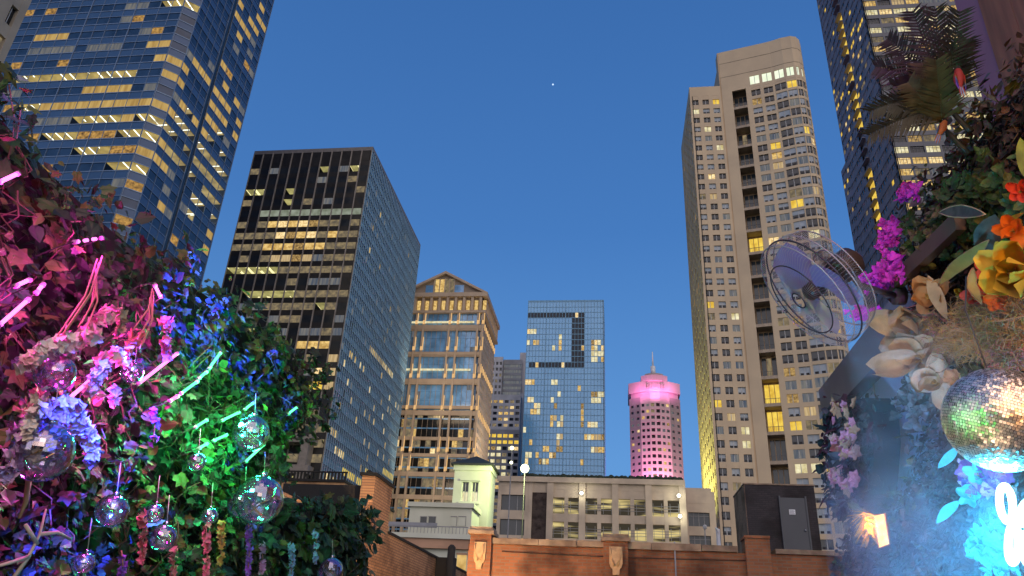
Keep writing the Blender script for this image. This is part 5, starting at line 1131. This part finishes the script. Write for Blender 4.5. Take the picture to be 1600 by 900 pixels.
tuft([(1550, 555), (1610, 560)], 2.0, ('peach', 'rose', 'stem'), 'rusty moss like tuft right above the mirror ball', 600, .08, 9)
tuft([(1450, 500), (1480, 560)], 2.08, ('stem', 'rose', 'gold'), 'brown hanging fibres between the magnolias and the golden grass', 500, .14, 12)
cluster([(1440, 380), (1520, 330), (1560, 280)], 2.08, LM['mid'], 'loose dull green leaves around the brown beam', 260, .05, spread=24, name='leaf_tuft', m2=LM['olive'])
cluster([(1432, 640), (1440, 600)], 2.1, LM['grey'], 'grey leaf tuft between the panel and the magnolias', 90, .06, spread=14, name='leaf_tuft')

# ------------------------------------------------------------------ wall fan
fc = atY(1268, 455, 4.5); fr_ = (fc - EYE).normalized(); lat = (RIGHT * -.80 + UPV * -.60); lat = (lat - fr_ * lat.dot(fr_)).normalized(); ax = (-fr_ * .46 + lat * .888).normalized()
depthF = (fc - EYE).dot(FWD); R0 = 95 * depthF / FPX; fa = ax.cross(Vector((0, 0, 1))).normalized(); fb = ax.cross(fa)
M['wire'] = solid('grey_steel_wire', (.42, .38, .45), .4, metal=.4); M['wireD'] = solid('dark_guard_ring', (.06, .05, .08), .4, metal=.5); M['blade'] = solid('violet_grey_fan_blade', (.30, .22, .50), .35, scale=3); M['motor'] = solid('dark_brown_motor', (.06, .035, .03), .4)
t = thing('wall_fan', tuple(fc), 'large caged wall fan tilted down, its motor in front of the slate tower', 'fan')
def ringp(r, d, n=48): return [fc + fa * math.cos(6.28319 * k / n) * r + fb * math.sin(6.28319 * k / n) * r + ax * d for k in range(n + 1)]
mb = MB()
for r, d, w_, m in ((R0, 0, .006, 'wireD'), (R0 * .985, .055, .004, 'wire'), (R0 * .66, .095, .0045, 'wireD'), (R0 * .99, -.06, .004, 'wire'), (R0 * .93, -.15, .004, 'wire'), (R0 * .45, -.21, .005, 'wire'), (R0 * .14, .11, .005, 'wireD')): mb.tube(ringp(r, d), w_, M[m], 5, caps=False)
for k in range(104):
    a = 6.28319 * k / 104; e = fa * math.cos(a) + fb * math.sin(a)
    mb.tube([fc + e * R0 * .14 + ax * .11, fc + e * R0 * .66 + ax * .095, fc + e * R0 * .93 + ax * .075, fc + e * R0], .0012, M['wire'], 3)
    mb.tube([fc + e * R0, fc + e * R0 * .99 - ax * .08, fc + e * R0 * .92 - ax * .16, fc + e * R0 * .45 - ax * .21, fc + e * R0 * .2 - ax * .21], .0016, M['wire'], 3)
mb.build('cage', t)
for k in range(3):
    a = 6.28319 * k / 3 + .6; vs = []; fs = []
    for j in range(7):
        r = R0 * (.14 + .74 * j / 6); w_ = .35 + .85 * math.sin(math.pi * min(1, j / 6 * .8 + .15))
        for i in range(5): an = a + (i / 4 - .5) * w_ * 1.5; vs.append(fc + (fa * math.cos(an) + fb * math.sin(an)) * r + ax * (-.04 + (i / 4 - .5) * .07))
    for j in range(6):
        for i in range(4): q = j * 5 + i; fs.append((q, q + 1, q + 6, q + 5))
    mb = MB(); mb.mesh(vs, fs, M['blade'], True); mb.build('blade', t)
mb = MB(); mb.tube([fc - ax * .06, fc + ax * .03, fc + ax * .05], [R0 * .15, R0 * .14, R0 * .06], M['motor'], 20); mb.build('hub', t)
mb = MB(); mb.tube([fc - ax * .20, fc - ax * .22, fc - ax * .36, fc - ax * .40], [.06, .10, .10, .05], M['motor'], 20); mo = mb.build('motor', t)
mb = MB(); wallp = atX(1400, 462, 2.1); mm_ = fc - ax * .30; mb.tube([mm_, mm_ + Vector((.08, .05, -.12)), wallp], .022, M['fascia'], 8); mb.tube([wallp + Vector((-.02, 0, 0)), wallp + Vector((.06, 0, 0))], .07, M['fascia'], 12); mb.build('bracket', t)

# ------------------------------------------------------------------ mirror ball
def mirror_mat():
    m, nt, b = newmat('mirror_tile'); b.inputs['Metallic'].default_value = 1; b.inputs['Roughness'].default_value = .42; b.inputs['Base Color'].default_value = (.95, .88, .82, 1); return m
M['mirror'] = mirror_mat(); M['mgrout'] = solid('dark_ball_core', (.05, .04, .04), .6)
mc = atX(1562, 655, 1.45); fm = (mc - EYE).dot(FWD); RM = 80 * fm / FPX
t = thing('mirror_ball', tuple(mc), 'large mirror ball at the right border with green and orange glints', 'mirror ball')
mb = MB(); mb.ball(mc, RM * .985, M['mgrout'], 24, 16); mb.build('core', t); mb = MB(); tm = MB(); tilt = Matrix.Rotation(.35, 3, 'Y') @ Matrix.Rotation(.3, 3, 'X'); NR = 54
for j in range(NR):
    th = math.pi * (j + .5) / NR; n_ = max(4, int(2 * NR * math.sin(th)))
    for i in range(n_):
        ph = 6.28319 * (i + .5) / n_; hw = math.pi / n_ * .88; hh = math.pi / NR * .44; jit = rv() * .035
        q = [tilt @ Vector((math.sin(th + b) * math.cos(ph + a), math.sin(th + b) * math.sin(ph + a), math.cos(th + b))) for a, b in ((-hw, -hh), (-hw, hh), (hw, hh), (hw, -hh))]
        cc = sum(q, Vector()) / 4; q = [p + (jit.cross(p - cc) if 0 else cc * ((p - cc).dot(jit) * 6)) for p in q]; tm.face([mc + p * RM for p in q], M['mirror'])
tm.build('mirror_tiles', t, 'stuff'); mb = MB(); mb.tube([mc + Vector((0, 0, RM)), mc + Vector((.02, .1, RM + .3)), mc + Vector((.3, .6, .9))], .004, M['rail'], 5); mb.build('hanging_wire', t)

# ------------------------------------------------------------------ neon tubes at the right border
nc = atX(1580, 820, 1.55); v = (nc - EYE).normalized(); nr_ = RIGHT; nu_ = UPV; fN = (nc - EYE).dot(FWD); px_ = fN / FPX
M['neonC'] = emit('cyan_white_neon', (.55, .95, 1), 6)
t = thing('neon_sign', tuple(nc), 'white cyan neon loops glowing at the right border', 'neon sign')
def loop(cx, cy, rx, ry, rot, w_):
    P_ = []
    for k in range(25):
        a = 6.28319 * k / 24; x, y = rx * math.cos(a), ry * math.sin(a); X_, Y_ = x * math.cos(rot) - y * math.sin(rot), x * math.sin(rot) + y * math.cos(rot); P_.append(nc + nr_ * (cx + X_ - 1580) * px_ - nu_ * (cy + Y_ - 820) * px_)
    mb = MB(); mb.tube(P_, w_ * px_, M['neonC'], 8, caps=False); mb.build('tube', t)
loop(1572, 787, 10, 28, -.12, 5.5); loop(1583, 850, 8, 30, .03, 5.5); loop(1606, 800, 10, 20, .4, 6); loop(1606, 860, 8, 26, -.2, 6)
mb = MB(); q = [nc + nr_ * a * px_ - nu_ * b * px_ + v * .05 for a, b in ((-5, -75), (40, -75), (40, 75), (-5, 75))]
mb.tube([nc + nr_ * 5 * px_ - nu_ * -60 * px_ + v * .04, nc + nr_ * 5 * px_ - nu_ * 62 * px_ + v * .04], .008, M['railJ'], 6); mb.build('mount', t)
lamp('neon_light', 'POINT', nc - v * .12 + RIGHT * -.03, 75, (.05, .65, 1), .10, parent=t)
lamp('neon_light', 'POINT', nc + v * .02 + RIGHT * -.12, 14, (.03, .45, 1), .08, parent=t)
# ------------------------------------------------------------------ lantern with raffia
lc = atX(1377, 828, 1.95); t = thing('wall_lantern', tuple(lc), 'small glowing lantern box trimmed with orange raffia strands', 'lantern'); fl = (lc - EYE).dot(FWD); s1 = fl / FPX
def L_(a, b, d=0): return lc + RIGHT * (a - 1377) * s1 - UPV * (b - 828) * s1 + (lc - EYE).normalized() * d
M['lanternF'] = emit('lantern_diffuser', (1, .88, .5), 2.2, (1, .55, .1), 9); M['raffia'] = solid('orange_raffia', (.75, .38, .08), .7); M['lbox'] = solid('dark_orange_box', (.35, .14, .03), .6)
F_ = [L_(1364, 806), L_(1382, 802), L_(1390, 850), L_(1373, 856)]; bk = [p + (lc - EYE).normalized() * .12 + RIGHT * .02 for p in F_]; mb = MB(); mb.mesh(F_ + bk, [(3, 7, 4, 0), (0, 4, 5, 1), (1, 5, 6, 2), (2, 6, 7, 3), (4, 7, 6, 5)], M['lbox']); mb.build('box', t)
mb = MB(); mb.face([p - (lc - EYE).normalized() * .004 for p in F_], M['lanternF']); mb.build('diffuser', t)
mb = MB(); mb.tube([p - (lc - EYE).normalized() * .006 for p in F_ + F_[:1]], .006, M['lbox'], 5, smooth=False, caps=False); mb.build('frame', t)
for k in range(58):
    a = U(0, 1); p0 = L_(1366 + a * 5 + U(-1, 10) * (1 - a), 806 + a * 44, U(0, .05)); dx = -U(18, 46) * (1 - .5 * a); dy = U(-18, 26) if a < .3 else U(5, 28)
    if k == 0: rf = MB()
    rf.tube([p0, L_(1366 + dx * .5, 800 + a * 30 + dy * .1, U(-.06, .05)), L_(1366 + dx, 808 + a * 25 + dy, U(-.08, .05))], [.0042, .0038, .0014], M['raffia'], 4)
rf.build('raffia_fringe', t)
lamp('lantern_light', 'POINT', L_(1366, 822, -.09), 7, (1, .45, .08), .03, parent=t)
# coloured party lights overhead and on the deck, all outside the picture
def stage(lab, loc, aim, e, c, ang, size=.04, hs=1):
    t = thing('stage_spot', tuple(loc), lab, 'spotlight', 'coloured party spotlights around the terrace'); d = (Vector(aim) - Vector(loc)).normalized(); mb = MB(); mb.tube([Vector(loc) - d * .16 * hs, Vector(loc) - d * .05 * hs], [.05 * hs, .06 * hs], M['rail'], 12); mb.build('housing', t)
    lamp('beam', 'SPOT', tuple(loc), e, c, size, aim=aim, parent=t, spot=ang)
stage('orange party spotlight beyond the right border', (1.9, 1.2, 22.6), atX(1585, 450, 2.0), 120, (1, .40, .06), 70)
stage('magenta party spotlight overhead out of view', (.9, .1, 24.2), atX(1385, 440, 2.05), 240, (1, .1, 1), 9)
stage('violet party spotlight overhead out of view', (.5, .1, 24.2), atX(1375, 160, 1.9), 700, (.6, .15, 1), 12)
stage('unseen mauve spotlight added to lift the upper right walls', (.2, -.3, 24.3), atX(1530, 90, 2.9), 110, (1, .5, .8), 26)  # added to brighten the dark walls at upper right
stage('amber party spotlight on the deck', (.2, 1.0, 20.5), atX(1440, 530, 2.0), 520, (1, .68, .42), 18)
stage('blue party spotlight on the deck', (.4, 2.6, 20.4), atX(1420, 760, 2.3), 2100, (.22, .42, 1), 46)
stage('cyan party spotlight for the fan on the deck', (.3, 1.2, 20.4), tuple(fc), 240, (.3, .55, 1), 12)
def glint(px, py, dist, c, e, lab, size=.05):
    d = ray(px, py).normalized(); o_ = EYE - mc; b_ = d.dot(o_); h = b_ * b_ - o_.dot(o_) + RM * RM
    p = EYE + d * (-b_ - math.sqrt(max(h, 0))); n = (p - mc).normalized(); r = d - n * 2 * d.dot(n); L = p + r * (dist if dist > 0 else (-2.12 - p.x) / r.x)
    stage(lab, tuple(L), tuple(p), e, c, 5 if dist < 0 else 16, size, .3 if dist < 0 else 1)
glint(1524, 655, -1, (.03, 1, .03), 130, 'green party spotlight pointed at the mirror ball', .07)
glint(1583, 612, 1.2, (1, .3, .02), 12, 'orange party spotlight pointed at the mirror ball', .12)
# ------------------------------------------------------------------ party smoke low along the planted wall
m = bpy.data.materials.new('party_smoke'); m.use_nodes = True; nt = m.node_tree; nt.nodes.clear()
pv = nt.nodes.new('ShaderNodeVolumePrincipled'); pv.inputs['Color'].default_value = (.75, .82, 1, 1); pv.inputs['Anisotropy'].default_value = .2
ou = nt.nodes.new('ShaderNodeOutputMaterial'); nt.links.new(pv.outputs[0], ou.inputs['Volume']); tc = nt.nodes.new('ShaderNodeTexCoord'); no = nt.nodes.new('ShaderNodeTexNoise'); no.inputs['Scale'].default_value = 1.6; no.inputs['Detail'].default_value = 4; no.inputs['Distortion'].default_value = .8
mr = nt.nodes.new('ShaderNodeMapRange'); mr.inputs[1].default_value = .42; mr.inputs[2].default_value = .7; mr.inputs[3].default_value = .01; mr.inputs[4].default_value = .40
nt.links.new(tc.outputs['Object'], no.inputs['Vector']); nt.links.new(no.outputs[0], mr.inputs[0]); nt.links.new(mr.outputs[0], pv.inputs['Density'])
mb = MB(); mb.hexa([(1.05, 3.2), (2.12, 2.4), (2.45, 7.6), (2.0, 7.9)], 20.05, 23.1, m); o = mb.build('smoke'); o['kind'] = 'stuff'; o['label'] = 'thin blue lit smoke drifting low along the planted wall'
